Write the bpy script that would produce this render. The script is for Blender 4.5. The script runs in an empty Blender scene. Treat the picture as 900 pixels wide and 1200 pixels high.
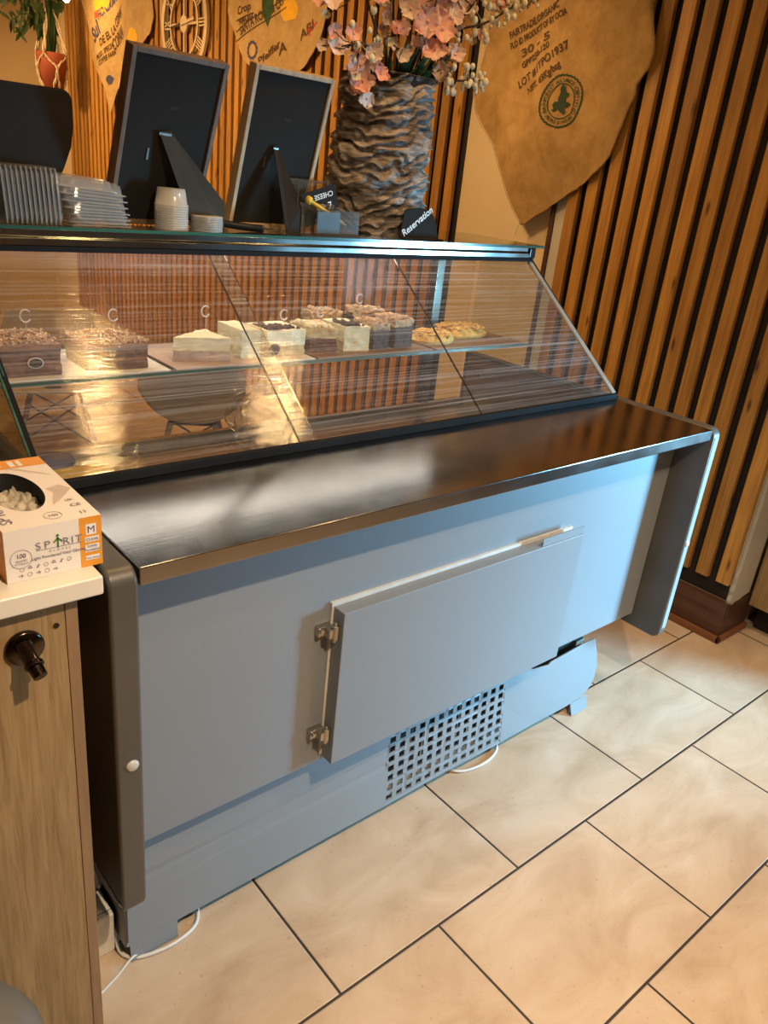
import bpy, bmesh, math, random
from mathutils import Vector, Matrix, noise
random.seed(7)
S = bpy.context.scene
COL = S.collection
PI = math.pi
rad = math.radians

# ------------------------------------------------------------------ materials
def newmat(name):
    m = bpy.data.materials.new(name); m.use_nodes = True
    nt = m.node_tree; nt.nodes.clear()
    out = nt.nodes.new('ShaderNodeOutputMaterial')
    return m, nt, out
def N(nt, t, **kw):
    n = nt.nodes.new(t)
    for k, v in kw.items():
        if k.startswith('i_'):
            n.inputs[k[2:].replace('_', ' ')].default_value = v
        else: setattr(n, k, v)
    return n
def L(nt, a, b): nt.links.new(a, b)
def coords(nt, scale=(1, 1, 1), rot=(0, 0, 0), loc=(0, 0, 0), rnd=False):
    tc = N(nt, 'ShaderNodeTexCoord'); mp = N(nt, 'ShaderNodeMapping')
    mp.inputs['Scale'].default_value = scale; mp.inputs['Rotation'].default_value = rot; mp.inputs['Location'].default_value = loc
    if rnd:
        oi = N(nt, 'ShaderNodeObjectInfo'); ad = N(nt, 'ShaderNodeVectorMath', operation='MULTIPLY_ADD')
        L(nt, oi.outputs['Random'], ad.inputs[0]); ad.inputs[1].default_value = (13, 17, 31)
        L(nt, tc.outputs['Object'], ad.inputs[2]); L(nt, ad.outputs[0], mp.inputs['Vector'])
    else: L(nt, tc.outputs['Object'], mp.inputs['Vector'])
    return mp.outputs['Vector']
def ramp(nt, fac, stops):
    r = N(nt, 'ShaderNodeValToRGB'); e = r.color_ramp.elements
    while len(e) < len(stops): e.new(0.5)
    for i, (p, c) in enumerate(stops):
        e[i].position = p; e[i].color = (*c, 1)
    L(nt, fac, r.inputs[0]); return r.outputs[0]
def bump(nt, h, strength=.3, dist=.01):
    b = N(nt, 'ShaderNodeBump'); b.inputs['Strength'].default_value = strength; b.inputs['Distance'].default_value = dist
    L(nt, h, b.inputs['Height']); return b.outputs[0]
def noisy(name, c1, c2, scale=(8, 8, 8), rough=.5, metal=0, detail=4, bstr=0, bdist=.002, lo=.35, hi=.65, rnd=False, spec=.5, coat=0, sss=0):
    m, nt, out = newmat(name)
    v = coords(nt, scale, rnd=rnd)
    n = N(nt, 'ShaderNodeTexNoise', i_Scale=1.0, i_Detail=detail); L(nt, v, n.inputs['Vector'])
    p = N(nt, 'ShaderNodeBsdfPrincipled')
    L(nt, ramp(nt, n.outputs['Fac'], [(lo, c1), (hi, c2)]), p.inputs['Base Color'])
    p.inputs['Roughness'].default_value = rough; p.inputs['Metallic'].default_value = metal
    p.inputs['Specular IOR Level'].default_value = spec; p.inputs['Coat Weight'].default_value = coat
    if bstr: L(nt, bump(nt, n.outputs['Fac'], bstr, bdist), p.inputs['Normal'])
    L(nt, p.outputs[0], out.inputs[0]); return m
def plain(name, c, rough=.5, metal=0, spec=.5, coat=0):
    d = tuple(max(0, x * .88) for x in c)
    return noisy(name, d, c, (30, 30, 30), rough, metal, 2, spec=spec, coat=coat)

def wood_mat(name, c_dark, c_light, axis='z', knots=True, rough=.5, scale=1., rnd=True, knotc=(.1, .035, .01)):
    m, nt, out = newmat(name)
    k = {'z': (28, 28, 1.6), 'x': (1.6, 28, 28), 'y': (28, 1.6, 28)}[axis]
    v = coords(nt, tuple(a * scale for a in k), rnd=rnd)
    n = N(nt, 'ShaderNodeTexNoise', i_Scale=1.6, i_Detail=6, i_Distortion=.6); L(nt, v, n.inputs['Vector'])
    w = N(nt, 'ShaderNodeTexNoise', i_Scale=7., i_Detail=3); L(nt, v, w.inputs['Vector'])
    mx = N(nt, 'ShaderNodeMath', operation='MULTIPLY_ADD'); L(nt, w.outputs['Fac'], mx.inputs[0]); mx.inputs[1].default_value = .35
    L(nt, n.outputs['Fac'], mx.inputs[2])
    col = ramp(nt, mx.outputs[0], [(.42, c_dark), (.85, c_light)])
    if knots:
        v2 = coords(nt, {'z': (16, 16, 4.2), 'x': (4.2, 16, 16), 'y': (16, 4.2, 16)}[axis], rnd=rnd)
        vo = N(nt, 'ShaderNodeTexVoronoi', i_Scale=1.); L(nt, v2, vo.inputs['Vector'])
        kf = ramp(nt, vo.outputs['Distance'], [(.05, (1, 1, 1)), (.17, (0, 0, 0))])
        mix = N(nt, 'ShaderNodeMix', data_type='RGBA'); L(nt, kf, mix.inputs[0]); L(nt, col, mix.inputs[6]); mix.inputs[7].default_value = (*knotc, 1)
        col = mix.outputs[2]
    if rnd:
        oi = N(nt, 'ShaderNodeObjectInfo'); mr = N(nt, 'ShaderNodeMapRange'); mr.inputs[3].default_value = .78; mr.inputs[4].default_value = 1.15
        L(nt, oi.outputs['Random'], mr.inputs[0])
        hs = N(nt, 'ShaderNodeHueSaturation'); L(nt, col, hs.inputs['Color']); L(nt, mr.outputs[0], hs.inputs['Value']); col = hs.outputs[0]
    p = N(nt, 'ShaderNodeBsdfPrincipled'); L(nt, col, p.inputs['Base Color']); p.inputs['Roughness'].default_value = rough
    L(nt, bump(nt, mx.outputs[0], .25, .002), p.inputs['Normal'])
    L(nt, p.outputs[0], out.inputs[0]); return m

def steel_mat(name, base, rough=.25, along='x', bstr=.06, aniso_scale=260, metal=1.0):
    m, nt, out = newmat(name)
    sc = {'x': (2.5, aniso_scale, aniso_scale), 'y': (aniso_scale, 2.5, aniso_scale), 'z': (aniso_scale, aniso_scale, 2.5)}[along]
    v = coords(nt, sc); n = N(nt, 'ShaderNodeTexNoise', i_Scale=1., i_Detail=3); L(nt, v, n.inputs['Vector'])
    v2 = coords(nt, (5, 5, 5)); n2 = N(nt, 'ShaderNodeTexNoise', i_Scale=1., i_Detail=5); L(nt, v2, n2.inputs['Vector'])
    p = N(nt, 'ShaderNodeBsdfPrincipled'); p.inputs['Metallic'].default_value = metal
    d = tuple(x * .82 for x in base)
    L(nt, ramp(nt, n2.outputs['Fac'], [(.3, d), (.7, base)]), p.inputs['Base Color'])
    mr = N(nt, 'ShaderNodeMapRange'); mr.inputs[1].default_value = .35; mr.inputs[2].default_value = .7; mr.inputs[3].default_value = rough * .8; mr.inputs[4].default_value = rough * 1.35
    L(nt, n2.outputs['Fac'], mr.inputs[0]); L(nt, mr.outputs[0], p.inputs['Roughness'])
    L(nt, bump(nt, n.outputs['Fac'], bstr, .0006), p.inputs['Normal'])
    L(nt, p.outputs[0], out.inputs[0]); return m

def glass_mat(name, tint=(.93, .96, .94), refl=1.0, haze=0.0, streak=False, rough=.02, hazec=(.8, .76, .7)):
    m, nt, out = newmat(name)
    tr = N(nt, 'ShaderNodeBsdfTransparent'); tr.inputs[0].default_value = (*tint, 1)
    gl = N(nt, 'ShaderNodeBsdfGlossy'); gl.inputs['Roughness'].default_value = rough
    fr = N(nt, 'ShaderNodeFresnel'); ge = N(nt, 'ShaderNodeNewGeometry'); mi = N(nt, 'ShaderNodeMapRange')
    mi.inputs[3].default_value = 1.5; mi.inputs[4].default_value = 1 / 1.5
    L(nt, ge.outputs['Backfacing'], mi.inputs[0]); L(nt, mi.outputs[0], fr.inputs['IOR'])
    f = N(nt, 'ShaderNodeMath', operation='MULTIPLY'); L(nt, fr.outputs[0], f.inputs[0]); f.inputs[1].default_value = refl
    mix = N(nt, 'ShaderNodeMixShader')
    L(nt, f.outputs[0], mix.inputs[0]); L(nt, tr.outputs[0], mix.inputs[1]); L(nt, gl.outputs[0], mix.inputs[2])
    res = mix.outputs[0]
    if streak:   # wiping marks running along the pane
        v = coords(nt, (1.1, 170, 170)); n = N(nt, 'ShaderNodeTexNoise', i_Scale=1., i_Detail=4); L(nt, v, n.inputs['Vector'])
        v2 = coords(nt, (3, 7, 7)); n2 = N(nt, 'ShaderNodeTexNoise', i_Scale=1., i_Detail=2); L(nt, v2, n2.inputs['Vector'])
        L(nt, bump(nt, n.outputs['Fac'], .7, .0014), gl.inputs['Normal'])
        mk = ramp(nt, n.outputs['Fac'], [(.45, (.15, .15, .15)), (.72, (1, 1, 1))])
        mu = N(nt, 'ShaderNodeMath', operation='MULTIPLY'); L(nt, mk, mu.inputs[0]); L(nt, n2.outputs['Fac'], mu.inputs[1])
        m3 = N(nt, 'ShaderNodeMath', operation='MULTIPLY'); L(nt, mu.outputs[0], m3.inputs[0]); m3.inputs[1].default_value = haze
        df = N(nt, 'ShaderNodeBsdfDiffuse'); df.inputs[0].default_value = (*hazec, 1)
        tl = N(nt, 'ShaderNodeBsdfTranslucent'); tl.inputs[0].default_value = (*hazec, 1)
        dm = N(nt, 'ShaderNodeMixShader'); L(nt, df.outputs[0], dm.inputs[1]); L(nt, tl.outputs[0], dm.inputs[2])
        mm = N(nt, 'ShaderNodeMixShader'); L(nt, m3.outputs[0], mm.inputs[0]); L(nt, res, mm.inputs[1]); L(nt, dm.outputs[0], mm.inputs[2])
        res = mm.outputs[0]
    elif haze:
        df = N(nt, 'ShaderNodeBsdfDiffuse'); df.inputs[0].default_value = (*hazec, 1)
        mm = N(nt, 'ShaderNodeMixShader'); mm.inputs[0].default_value = haze; L(nt, res, mm.inputs[1]); L(nt, df.outputs[0], mm.inputs[2])
        res = mm.outputs[0]
    L(nt, res, out.inputs[0]); return m

def emis(name, c, s):
    m, nt, out = newmat(name); e = N(nt, 'ShaderNodeEmission'); e.inputs[0].default_value = (*c, 1); e.inputs[1].default_value = s
    L(nt, e.outputs[0], out.inputs[0]); return m

def tile_mat():
    m, nt, out = newmat('floor_tiles')
    v = coords(nt, (1, 1, 1), loc=(36.0 - .2, 8.4 + 2.2, 0))
    def brick(mort, smooth):
        b = N(nt, 'ShaderNodeTexBrick'); b.offset = .5; b.offset_frequency = 2
        b.inputs['Scale'].default_value = 1; b.inputs['Brick Width'].default_value = .6; b.inputs['Row Height'].default_value = .4
        b.inputs['Mortar Size'].default_value = mort; b.inputs['Mortar Smooth'].default_value = smooth
        b.inputs['Color1'].default_value = (.9, .9, .9, 1); b.inputs['Color2'].default_value = (1, 1, 1, 1); b.inputs['Mortar'].default_value = (0, 0, 0, 1)
        L(nt, v, b.inputs['Vector']); return b
    b = brick(.0032, 0); b2 = brick(.006, .6)
    v2 = coords(nt, (3.2, 6, 3)); n = N(nt, 'ShaderNodeTexNoise', i_Scale=1., i_Detail=9, i_Distortion=.8); n.inputs['Roughness'].default_value = .62; L(nt, v2, n.inputs['Vector'])
    v3 = coords(nt, (90, 90, 90)); n3 = N(nt, 'ShaderNodeTexNoise', i_Scale=1., i_Detail=2); L(nt, v3, n3.inputs['Vector'])
    c = ramp(nt, n.outputs['Fac'], [(.32, (.50, .36, .24)), (.5, (.60, .46, .325)), (.68, (.68, .55, .42))])
    pits = ramp(nt, n3.outputs['Fac'], [(.24, (.55, .5, .45)), (.34, (1, 1, 1))])
    mu = N(nt, 'ShaderNodeMix', data_type='RGBA', blend_type='MULTIPLY'); mu.inputs[0].default_value = .6; L(nt, c, mu.inputs[6]); L(nt, pits, mu.inputs[7])
    mb = N(nt, 'ShaderNodeMix', data_type='RGBA', blend_type='MULTIPLY'); mb.inputs[0].default_value = 1.; L(nt, mu.outputs[2], mb.inputs[6]); L(nt, b.outputs['Color'], mb.inputs[7])
    mix = N(nt, 'ShaderNodeMix', data_type='RGBA'); L(nt, b.outputs['Fac'], mix.inputs[0]); L(nt, mb.outputs[2], mix.inputs[6]); mix.inputs[7].default_value = (.045, .033, .026, 1)
    p = N(nt, 'ShaderNodeBsdfPrincipled'); L(nt, mix.outputs[2], p.inputs['Base Color']); p.inputs['Roughness'].default_value = .42
    inv = N(nt, 'ShaderNodeMath', operation='SUBTRACT'); inv.inputs[0].default_value = 1; L(nt, b2.outputs['Fac'], inv.inputs[1])
    L(nt, bump(nt, inv.outputs[0], .5, .003), p.inputs['Normal']); L(nt, p.outputs[0], out.inputs[0]); return m

def burlap_mat(name, c1, c2, printed=None):
    m, nt, out = newmat(name)
    v = coords(nt, (1, 1, 1), rot=(rad(22), 0, 0))
    wa = N(nt, 'ShaderNodeTexWave', bands_direction='Y', i_Scale=95., i_Distortion=1.2); L(nt, v, wa.inputs['Vector'])
    wb = N(nt, 'ShaderNodeTexWave', bands_direction='Z', i_Scale=95., i_Distortion=1.2); L(nt, v, wb.inputs['Vector'])
    a = N(nt, 'ShaderNodeMath', operation='MULTIPLY'); L(nt, wa.outputs['Fac'], a.inputs[0]); L(nt, wb.outputs['Fac'], a.inputs[1])
    v2 = coords(nt, (9, 9, 9)); n = N(nt, 'ShaderNodeTexNoise', i_Scale=1., i_Detail=8); n.inputs['Roughness'].default_value = .7; L(nt, v2, n.inputs['Vector'])
    s = N(nt, 'ShaderNodeMath', operation='MULTIPLY_ADD'); L(nt, a.outputs[0], s.inputs[0]); s.inputs[1].default_value = .35; L(nt, n.outputs['Fac'], s.inputs[2])
    p = N(nt, 'ShaderNodeBsdfPrincipled'); L(nt, ramp(nt, s.outputs[0], [(.35, c1), (.85, c2)]), p.inputs['Base Color'])
    p.inputs['Roughness'].default_value = .9; p.inputs['Specular IOR Level'].default_value = .15
    L(nt, bump(nt, a.outputs[0], .5, .0015), p.inputs['Normal']); L(nt, p.outputs[0], out.inputs[0]); return m

M = {}
M['tile'] = tile_mat()
M['wall'] = noisy('cream_plaster', (.66, .52, .30), (.72, .58, .35), (2, 2, 2), .8, bstr=.05)
M['wall2'] = noisy('pale_plaster', (.46, .43, .36), (.52, .49, .41), (4, 4, 4), .8, bstr=.05)
M['ceil'] = noisy('ceiling_paint', (.70, .64, .54), (.74, .68, .58), (2, 2, 2), .9)
M['slat'] = wood_mat('stained_pine', (.29, .122, .02), (.52, .26, .05))
M['backing'] = noisy('dark_backing', (.012, .007, .004), (.02, .011, .006), (6, 6, 6), .8)
M['skirt'] = wood_mat('dark_laminate', (.05, .02, .012), (.10, .045, .028), 'y', False, .45, rnd=False)
M['skirtlip'] = wood_mat('reddish_bead', (.16, .06, .025), (.25, .10, .045), 'y', False, .45, rnd=False)
M['oak'] = wood_mat('oak_laminate', (.235, .14, .055), (.385, .25, .115), 'z', False, .5, 2.4, rnd=False)
M['oakedge'] = wood_mat('oak_edge', (.22, .125, .06), (.33, .20, .10), 'z', False, .5, rnd=False)
M['steel'] = steel_mat('brushed_worktop_steel', (.37, .365, .36), .16, 'x', .16)
M['cap'] = steel_mat('anodised_rail', (.27, .25, .235), .16, 'x', .05)
M['chrome'] = steel_mat('polished_strip', (.62, .56, .48), .14, 'y', .03)
M['deck'] = steel_mat('deck_steel', (.50, .46, .38), .3, 'x', .05)
M['paint'] = noisy('grey_coated_sheet', (.212, .230, .247), (.228, .246, .263), (1.4, 1.4, 1.4), .42, bstr=.02)
M['paintedge'] = plain('pale_sheet_edge', (.62, .60, .55), .5)
M['bumper'] = noisy('dark_grey_end_panel', (.075, .068, .058), (.095, .086, .073), (5, 5, 5), .38)
M['bumperside'] = noisy('end_panel_side', (.028, .024, .02), (.04, .035, .03), (5, 5, 5), .3)
M['bumperlight'] = noisy('light_grey_end_edge', (.27, .28, .29), (.31, .32, .33), (5, 5, 5), .35)
M['button'] = plain('white_button', (.62, .60, .56), .35)
M['black'] = plain('black_rubber', (.012, .012, .013), .45)
M['rubber'] = noisy('matt_rubber', (.010, .010, .010), (.014, .014, .014), (9, 9, 9), .75, spec=.1)
M['blackgloss'] = plain('black_gloss', (.015, .014, .014), .15)
M['dark'] = plain('cavity_shade', (.010, .010, .011), .8)  # near-black: shade inside the case and carton slot put into the colour
M['glass'] = glass_mat('front_glass', (.90, .88, .84), 1.1, .72, True, .02, (.66, .65, .66))
M['glassclear'] = glass_mat('clear_glass', (.90, .93, .90), 1.0)
M['glassstrip'] = glass_mat('overlap_glass', (.80, .78, .74), 1.8, .85, True, .08)
M['glassedge'] = noisy('green_glass_edge', (.012, .06, .045), (.03, .12, .09), (3, 40, 40), .15, spec=.8)
M['glassback'] = glass_mat('back_door_glass', (.93, .93, .90), .02)
M['silver'] = noisy('silver_trim', (.40, .36, .30), (.52, .47, .40), (8, 8, 8), .3, .35)
M['glasstop'] = glass_mat('shelf_glass', (.80, .90, .85), 1.2)
M['led'] = emis('led_tube', (.93, .97, 1.0), 4.0)
M['stone'] = noisy('cream_marble_worktop', (.72, .64, .52), (.80, .74, .63), (7, 7, 7), .3, detail=8, lo=.3, hi=.45)
M['bronze'] = noisy('dark_bronze', (.06, .045, .035), (.09, .07, .05), (20, 20, 20), .18, 1.0)
M['framedark'] = wood_mat('walnut_frame', (.10, .055, .03), (.17, .10, .055), 'z', False, .5)
M['framelight'] = wood_mat('oak_frame', (.34, .21, .10), (.50, .34, .18), 'z', False, .5)
M['mdf'] = noisy('black_backing_board', (.020, .017, .015), (.028, .024, .021), (3, 3, 3), .8, spec=.12)
M['strut'] = noisy('easel_card', (.03, .027, .022), (.05, .044, .035), (3, 3, 3), .8, spec=.12)
M['chalk'] = plain('chalk_white', (.85, .85, .82), .7)
M['plastic'] = glass_mat('clear_plastic', (.90, .89, .87), 3.2, .16, rough=.12, hazec=(.9, .88, .85))
M['cupplastic'] = glass_mat('milky_plastic', (.80, .80, .78), 2.2, .34, rough=.12, hazec=(.9, .9, .88))
M['film'] = glass_mat('crinkled_film', (.92, .92, .90), 4.5, .03, rough=.06)
M['pot'] = noisy('terracotta', (.30, .065, .03), (.38, .09, .04), (9, 9, 9), .7)
M['rope'] = noisy('cotton_cord', (.55, .44, .28), (.70, .60, .42), (60, 60, 60), .9, bstr=.5)
M['leaf'] = noisy('green_leaf', (.018, .05, .012), (.04, .10, .025), (20, 20, 20), .5)
M['leaf2'] = noisy('olive_leaf', (.05, .09, .02), (.10, .15, .045), (20, 20, 20), .5)
M['stem'] = noisy('twig', (.04, .022, .012), (.07, .04, .02), (30, 30, 30), .8)
M['clock'] = noisy('cream_clock_metal', (.50, .38, .20), (.60, .47, .27), (6, 6, 6), .5)
M['bin'] = noisy('grey_bin_plastic', (.085, .082, .075), (.10, .097, .09), (4, 4, 4), .35)
M['binlid'] = noisy('grey_bin_lid', (.15, .145, .13), (.17, .165, .15), (4, 4, 4), .4)
M['cable'] = plain('white_cable', (.72, .71, .67), .4)
M['box'] = plain('white_socket_box', (.86, .82, .74), .45)
M['card'] = noisy('printed_card', (.80, .72, .64), (.84, .77, .70), (3, 3, 3), .5)
M['orange'] = plain('orange_print', (.85, .34, .03), .5)
M['white'] = plain('white_print', (.88, .86, .84), .5)
M['greyink'] = plain('grey_ink', (.22, .20, .22), .6)
M['navy'] = plain('navy_ink', (.05, .05, .13), .6)
M['greenink'] = plain('green_ink', (.06, .22, .05), .6)
M['ink'] = plain('faded_black_print', (.10, .052, .02), .9)
M['sealink'] = plain('dark_green_print', (.03, .055, .025), .9)
M['redink'] = plain('red_print', (.55, .07, .03), .9)
M['yellowink'] = plain('yellow_print', (.80, .45, .03), .9)
M['glove'] = noisy('clear_gloves', (.35, .30, .22), (.6, .54, .42), (40, 40, 40), .3, bstr=.6, bdist=.004)
M['yellowtub'] = plain('yellow_tub', (.62, .42, .06), .35)
M['bluetub'] = plain('blue_tub', (.06, .07, .17), .35)
M['chair'] = noisy('cream_shell', (.42, .33, .22), (.48, .38, .26), (4, 4, 4), .45)
M['chairleg'] = wood_mat('beech_leg', (.28, .16, .07), (.40, .25, .12), 'z', False, .5)
M['wire'] = plain('black_wire', (.03, .025, .02), .4, .6)
M['cakebrown'] = noisy('chocolate_sponge', (.085, .032, .018), (.20, .085, .05), (60, 60, 90), .7, bstr=.6, bdist=.003)
M['cakedark'] = noisy('dark_sponge', (.03, .012, .008), (.09, .035, .02), (80, 80, 80), .7, bstr=.6, bdist=.003)
M['choccream'] = noisy('chocolate_cream', (.26, .12, .07), (.34, .17, .10), (30, 30, 30), .5)
M['nuts'] = noisy('chopped_nuts', (.42, .24, .12), (.62, .42, .24), (120, 120, 120), .6)
M['cream'] = noisy('pale_cream', (.72, .62, .38), (.82, .73, .50), (50, 50, 50), .5, bstr=.2)
M['sponge'] = noisy('vanilla_sponge', (.48, .33, .15), (.62, .46, .24), (90, 90, 90), .8, bstr=.5, bdist=.003)
M['pastry'] = noisy('golden_pastry', (.62, .34, .07), (.88, .62, .20), (45, 45, 45), .5, bstr=.7, bdist=.006)
M['paper'] = plain('white_paper', (.72, .68, .62), .7)
M['board'] = wood_mat('cake_board', (.16, .09, .05), (.26, .16, .09), 'x', False, .5, rnd=False)
M['boardpink'] = noisy('pale_board', (.42, .30, .24), (.50, .37, .30), (9, 9, 9), .5)
M['lettuce'] = noisy('pale_green_leaf', (.16, .24, .05), (.33, .40, .12), (30, 30, 30), .5)
M['burlap'] = burlap_mat('brown_burlap', (.27, .155, .05), (.54, .35, .145))
M['burlap2'] = burlap_mat('light_burlap', (.36, .23, .09), (.60, .42, .19))
M['petal1'] = noisy('coral_petal', (.80, .34, .27), (.86, .58, .48), (25, 25, 25), .6)
M['petal2'] = noisy('pale_pink_petal', (.82, .54, .48), (.88, .74, .64), (25, 25, 25), .6)
M['petal3'] = noisy('cream_petal', (.75, .66, .45), (.86, .80, .62), (25, 25, 25), .6)
M['bulb'] = emis('warm_bulb', (1.0, .62, .22), 30.)
M['spotlamp'] = emis('warm_downlight', (1.0, .66, .30), 120.)
M['spotdim'] = emis('dim_downlight', (1.0, .66, .30), 14.)
M['bracket'] = steel_mat('hinge_steel', (.50, .48, .44), .3, 'z', .03)
M['penyellow'] = plain('yellow_pen', (.75, .50, .05), .4)
M['bluecard'] = plain('blue_card', (.10, .22, .35), .4)

def bark_mat():
    m, nt, out = newmat('grey_bark')
    v = coords(nt, (9, 9, 42), rot=(.25, .2, 0)); n = N(nt, 'ShaderNodeTexNoise', i_Scale=1., i_Detail=8, i_Distortion=.8); n.inputs['Roughness'].default_value = .65; L(nt, v, n.inputs['Vector'])
    v2 = coords(nt, (5, 5, 5)); n2 = N(nt, 'ShaderNodeTexNoise', i_Scale=1., i_Detail=3); L(nt, v2, n2.inputs['Vector'])
    c = ramp(nt, n.outputs['Fac'], [(.33, (.035, .028, .022)), (.46, (.24, .21, .19)), (.64, (.60, .55, .51))])
    mx = N(nt, 'ShaderNodeMix', data_type='RGBA', blend_type='MULTIPLY'); mx.inputs[0].default_value = .6
    L(nt, c, mx.inputs[6]); L(nt, ramp(nt, n2.outputs['Fac'], [(.4, (.85, .72, .60)), (.6, (1, 1, 1))]), mx.inputs[7])
    p = N(nt, 'ShaderNodeBsdfPrincipled'); L(nt, mx.outputs[2], p.inputs['Base Color']); p.inputs['Roughness'].default_value = .7
    L(nt, bump(nt, n.outputs['Fac'], 1.0, .02), p.inputs['Normal']); L(nt, p.outputs[0], out.inputs[0]); return m
M['bark'] = bark_mat()

# ------------------------------------------------------------------ mesh builder
def tri_frame(d):
    d = Vector(d).normalized()
    a = Vector((0, 0, 1)) if abs(d.z) < .9 else Vector((1, 0, 0))
    u = d.cross(a).normalized(); return u, d.cross(u).normalized()
class MB:
    def __init__(s): s.v = []; s.f = []
    def add(s, vs, fs):
        o = len(s.v); s.v += [Vector(p) for p in vs]; s.f += [tuple(i + o for i in q) for q in fs]; return s
    def box(s, x0, x1, y0, y1, z0, z1):
        return s.add([(x0, y0, z0), (x1, y0, z0), (x1, y1, z0), (x0, y1, z0), (x0, y0, z1), (x1, y0, z1), (x1, y1, z1), (x0, y1, z1)],
                     [(0, 3, 2, 1), (4, 5, 6, 7), (0, 1, 5, 4), (1, 2, 6, 5), (2, 3, 7, 6), (3, 0, 4, 7)])
    def obox(s, c, ex, ey, ez):   # centre and three half-extent vectors
        c, ex, ey, ez = map(Vector, (c, ex, ey, ez))
        vs = [c + a * ex + b * ey + d * ez for d in (-1, 1) for a, b in ((-1, -1), (1, -1), (1, 1), (-1, 1))]
        return s.add(vs, [(0, 3, 2, 1), (4, 5, 6, 7), (0, 1, 5, 4), (1, 2, 6, 5), (2, 3, 7, 6), (3, 0, 4, 7)])
    def tube(s, pts, r, seg=8, closed=False):
        pts = [Vector(p) for p in pts]; n = len(pts); rs = r if isinstance(r, (list, tuple)) else [r] * n
        vs = []; u = None
        for i, p in enumerate(pts):
            if closed: d = pts[(i + 1) % n] - pts[i - 1]
            else: d = pts[min(i + 1, n - 1)] - pts[max(i - 1, 0)]
            d.normalize()
            if u is None: u, w = tri_frame(d)
            else:
                u = (u - d * u.dot(d)).normalized(); w = d.cross(u)
            for k in range(seg):
                a = 2 * PI * k / seg; vs.append(p + (u * math.cos(a) + w * math.sin(a)) * rs[i])
        fs = []
        for i in range(n if closed else n - 1):
            j = (i + 1) % n
            for k in range(seg): fs.append((i * seg + k, i * seg + (k + 1) % seg, j * seg + (k + 1) % seg, j * seg + k))
        if not closed: fs.append(tuple(range(seg - 1, -1, -1))); fs.append(tuple((n - 1) * seg + k for k in range(seg)))
        return s.add(vs, fs)
    def lathe(s, prof, c=(0, 0, 0), seg=32, ax=None, sx=1, sy=1, cap=True):
        c = Vector(c); vs = []
        if ax is None: U, V, W = Vector((1, 0, 0)), Vector((0, 1, 0)), Vector((0, 0, 1))
        else: W = Vector(ax).normalized(); U, V = tri_frame(W); V = W.cross(U)
        for r, z in prof:
            for k in range(seg):
                a = 2 * PI * k / seg; vs.append(c + U * (r * sx * math.cos(a)) + V * (r * sy * math.sin(a)) + W * z)
        n = len(prof); fs = [(i * seg + k, i * seg + (k + 1) % seg, (i + 1) * seg + (k + 1) % seg, (i + 1) * seg + k) for i in range(n - 1) for k in range(seg)]
        if cap:
            if prof[0][0] > 1e-6: fs.append(tuple(range(seg - 1, -1, -1)))
            if prof[-1][0] > 1e-6: fs.append(tuple((n - 1) * seg + k for k in range(seg)))
        return s.add(vs, fs)
    def prism(s, poly, axis, a, b):   # poly in the other two axes (in xyz order)
        def mk(p, t):
            return {'x': (t, p[0], p[1]), 'y': (p[0], t, p[1]), 'z': (p[0], p[1], t)}[axis]
        n = len(poly); vs = [mk(p, a) for p in poly] + [mk(p, b) for p in poly]
        fs = [tuple(range(n)), tuple(range(2 * n - 1, n - 1, -1))] + [(i, i + n, (i + 1) % n + n, (i + 1) % n) for i in range(n)]
        return s.add(vs, fs)
    def grid(s, fn, nu, nv):
        vs = [fn(i / nu, j / nv) for j in range(nv + 1) for i in range(nu + 1)]
        fs = [(j * (nu + 1) + i, j * (nu + 1) + i + 1, (j + 1) * (nu + 1) + i + 1, (j + 1) * (nu + 1) + i) for j in range(nv) for i in range(nu)]
        return s.add(vs, fs)
    def ball(s, c, r, seg=10, rings=6, sc=(1, 1, 1)):
        prof = [(max(math.sin(PI * i / rings), 1e-4) * r, -math.cos(PI * i / rings) * r * sc[2]) for i in range(rings + 1)]
        return s.lathe(prof, c, seg, sx=sc[0], sy=sc[1], cap=False)
    def xf(s, mat):
        s.v = [mat @ p for p in s.v]; return s
    def build(s, name, mat, parent=None, smooth=False, bev=0, solid=0, seg=2, subd=0):
        me = bpy.data.meshes.new(name)
        root = parent
        while root is not None and root.parent: root = root.parent
        if root is not None: off = Vector(root.location)
        else:
            xs = [p.x for p in s.v]; ys = [p.y for p in s.v]; zs = [p.z for p in s.v]
            off = Vector(((min(xs) + max(xs)) / 2, (min(ys) + max(ys)) / 2, min(zs)))
        me.from_pydata([tuple(p - off) for p in s.v], [], s.f)
        bm = bmesh.new(); bm.from_mesh(me); bmesh.ops.recalc_face_normals(bm, faces=bm.faces); bm.to_mesh(me); bm.free()
        if smooth:
            for p in me.polygons: p.use_smooth = True
        me.materials.append(M[mat] if isinstance(mat, str) else mat)
        o = bpy.data.objects.new(name, me); COL.objects.link(o)
        if parent: o.parent = parent
        else: o.location = off
        if solid:
            md = o.modifiers.new('Solid', 'SOLIDIFY'); md.thickness = solid; md.offset = 0
        if bev:
            md = o.modifiers.new('Bevel', 'BEVEL'); md.width = bev; md.segments = seg; md.limit_method = 'ANGLE'; md.angle_limit = rad(35)
            for p in me.polygons: p.use_smooth = True
            md.harden_normals = True
        if subd:
            md = o.modifiers.new('Sub', 'SUBSURF'); md.levels = subd; md.render_levels = subd
        return o
def box(name, mat, x0, x1, y0, y1, z0, z1, parent=None, bev=0, **k): return MB().box(x0, x1, y0, y1, z0, z1).build(name, mat, parent, bev=bev, **k)
def empty(name, loc):
    o = bpy.data.objects.new(name, None); o.location = loc; o.empty_display_size = .05; COL.objects.link(o); return o
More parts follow.
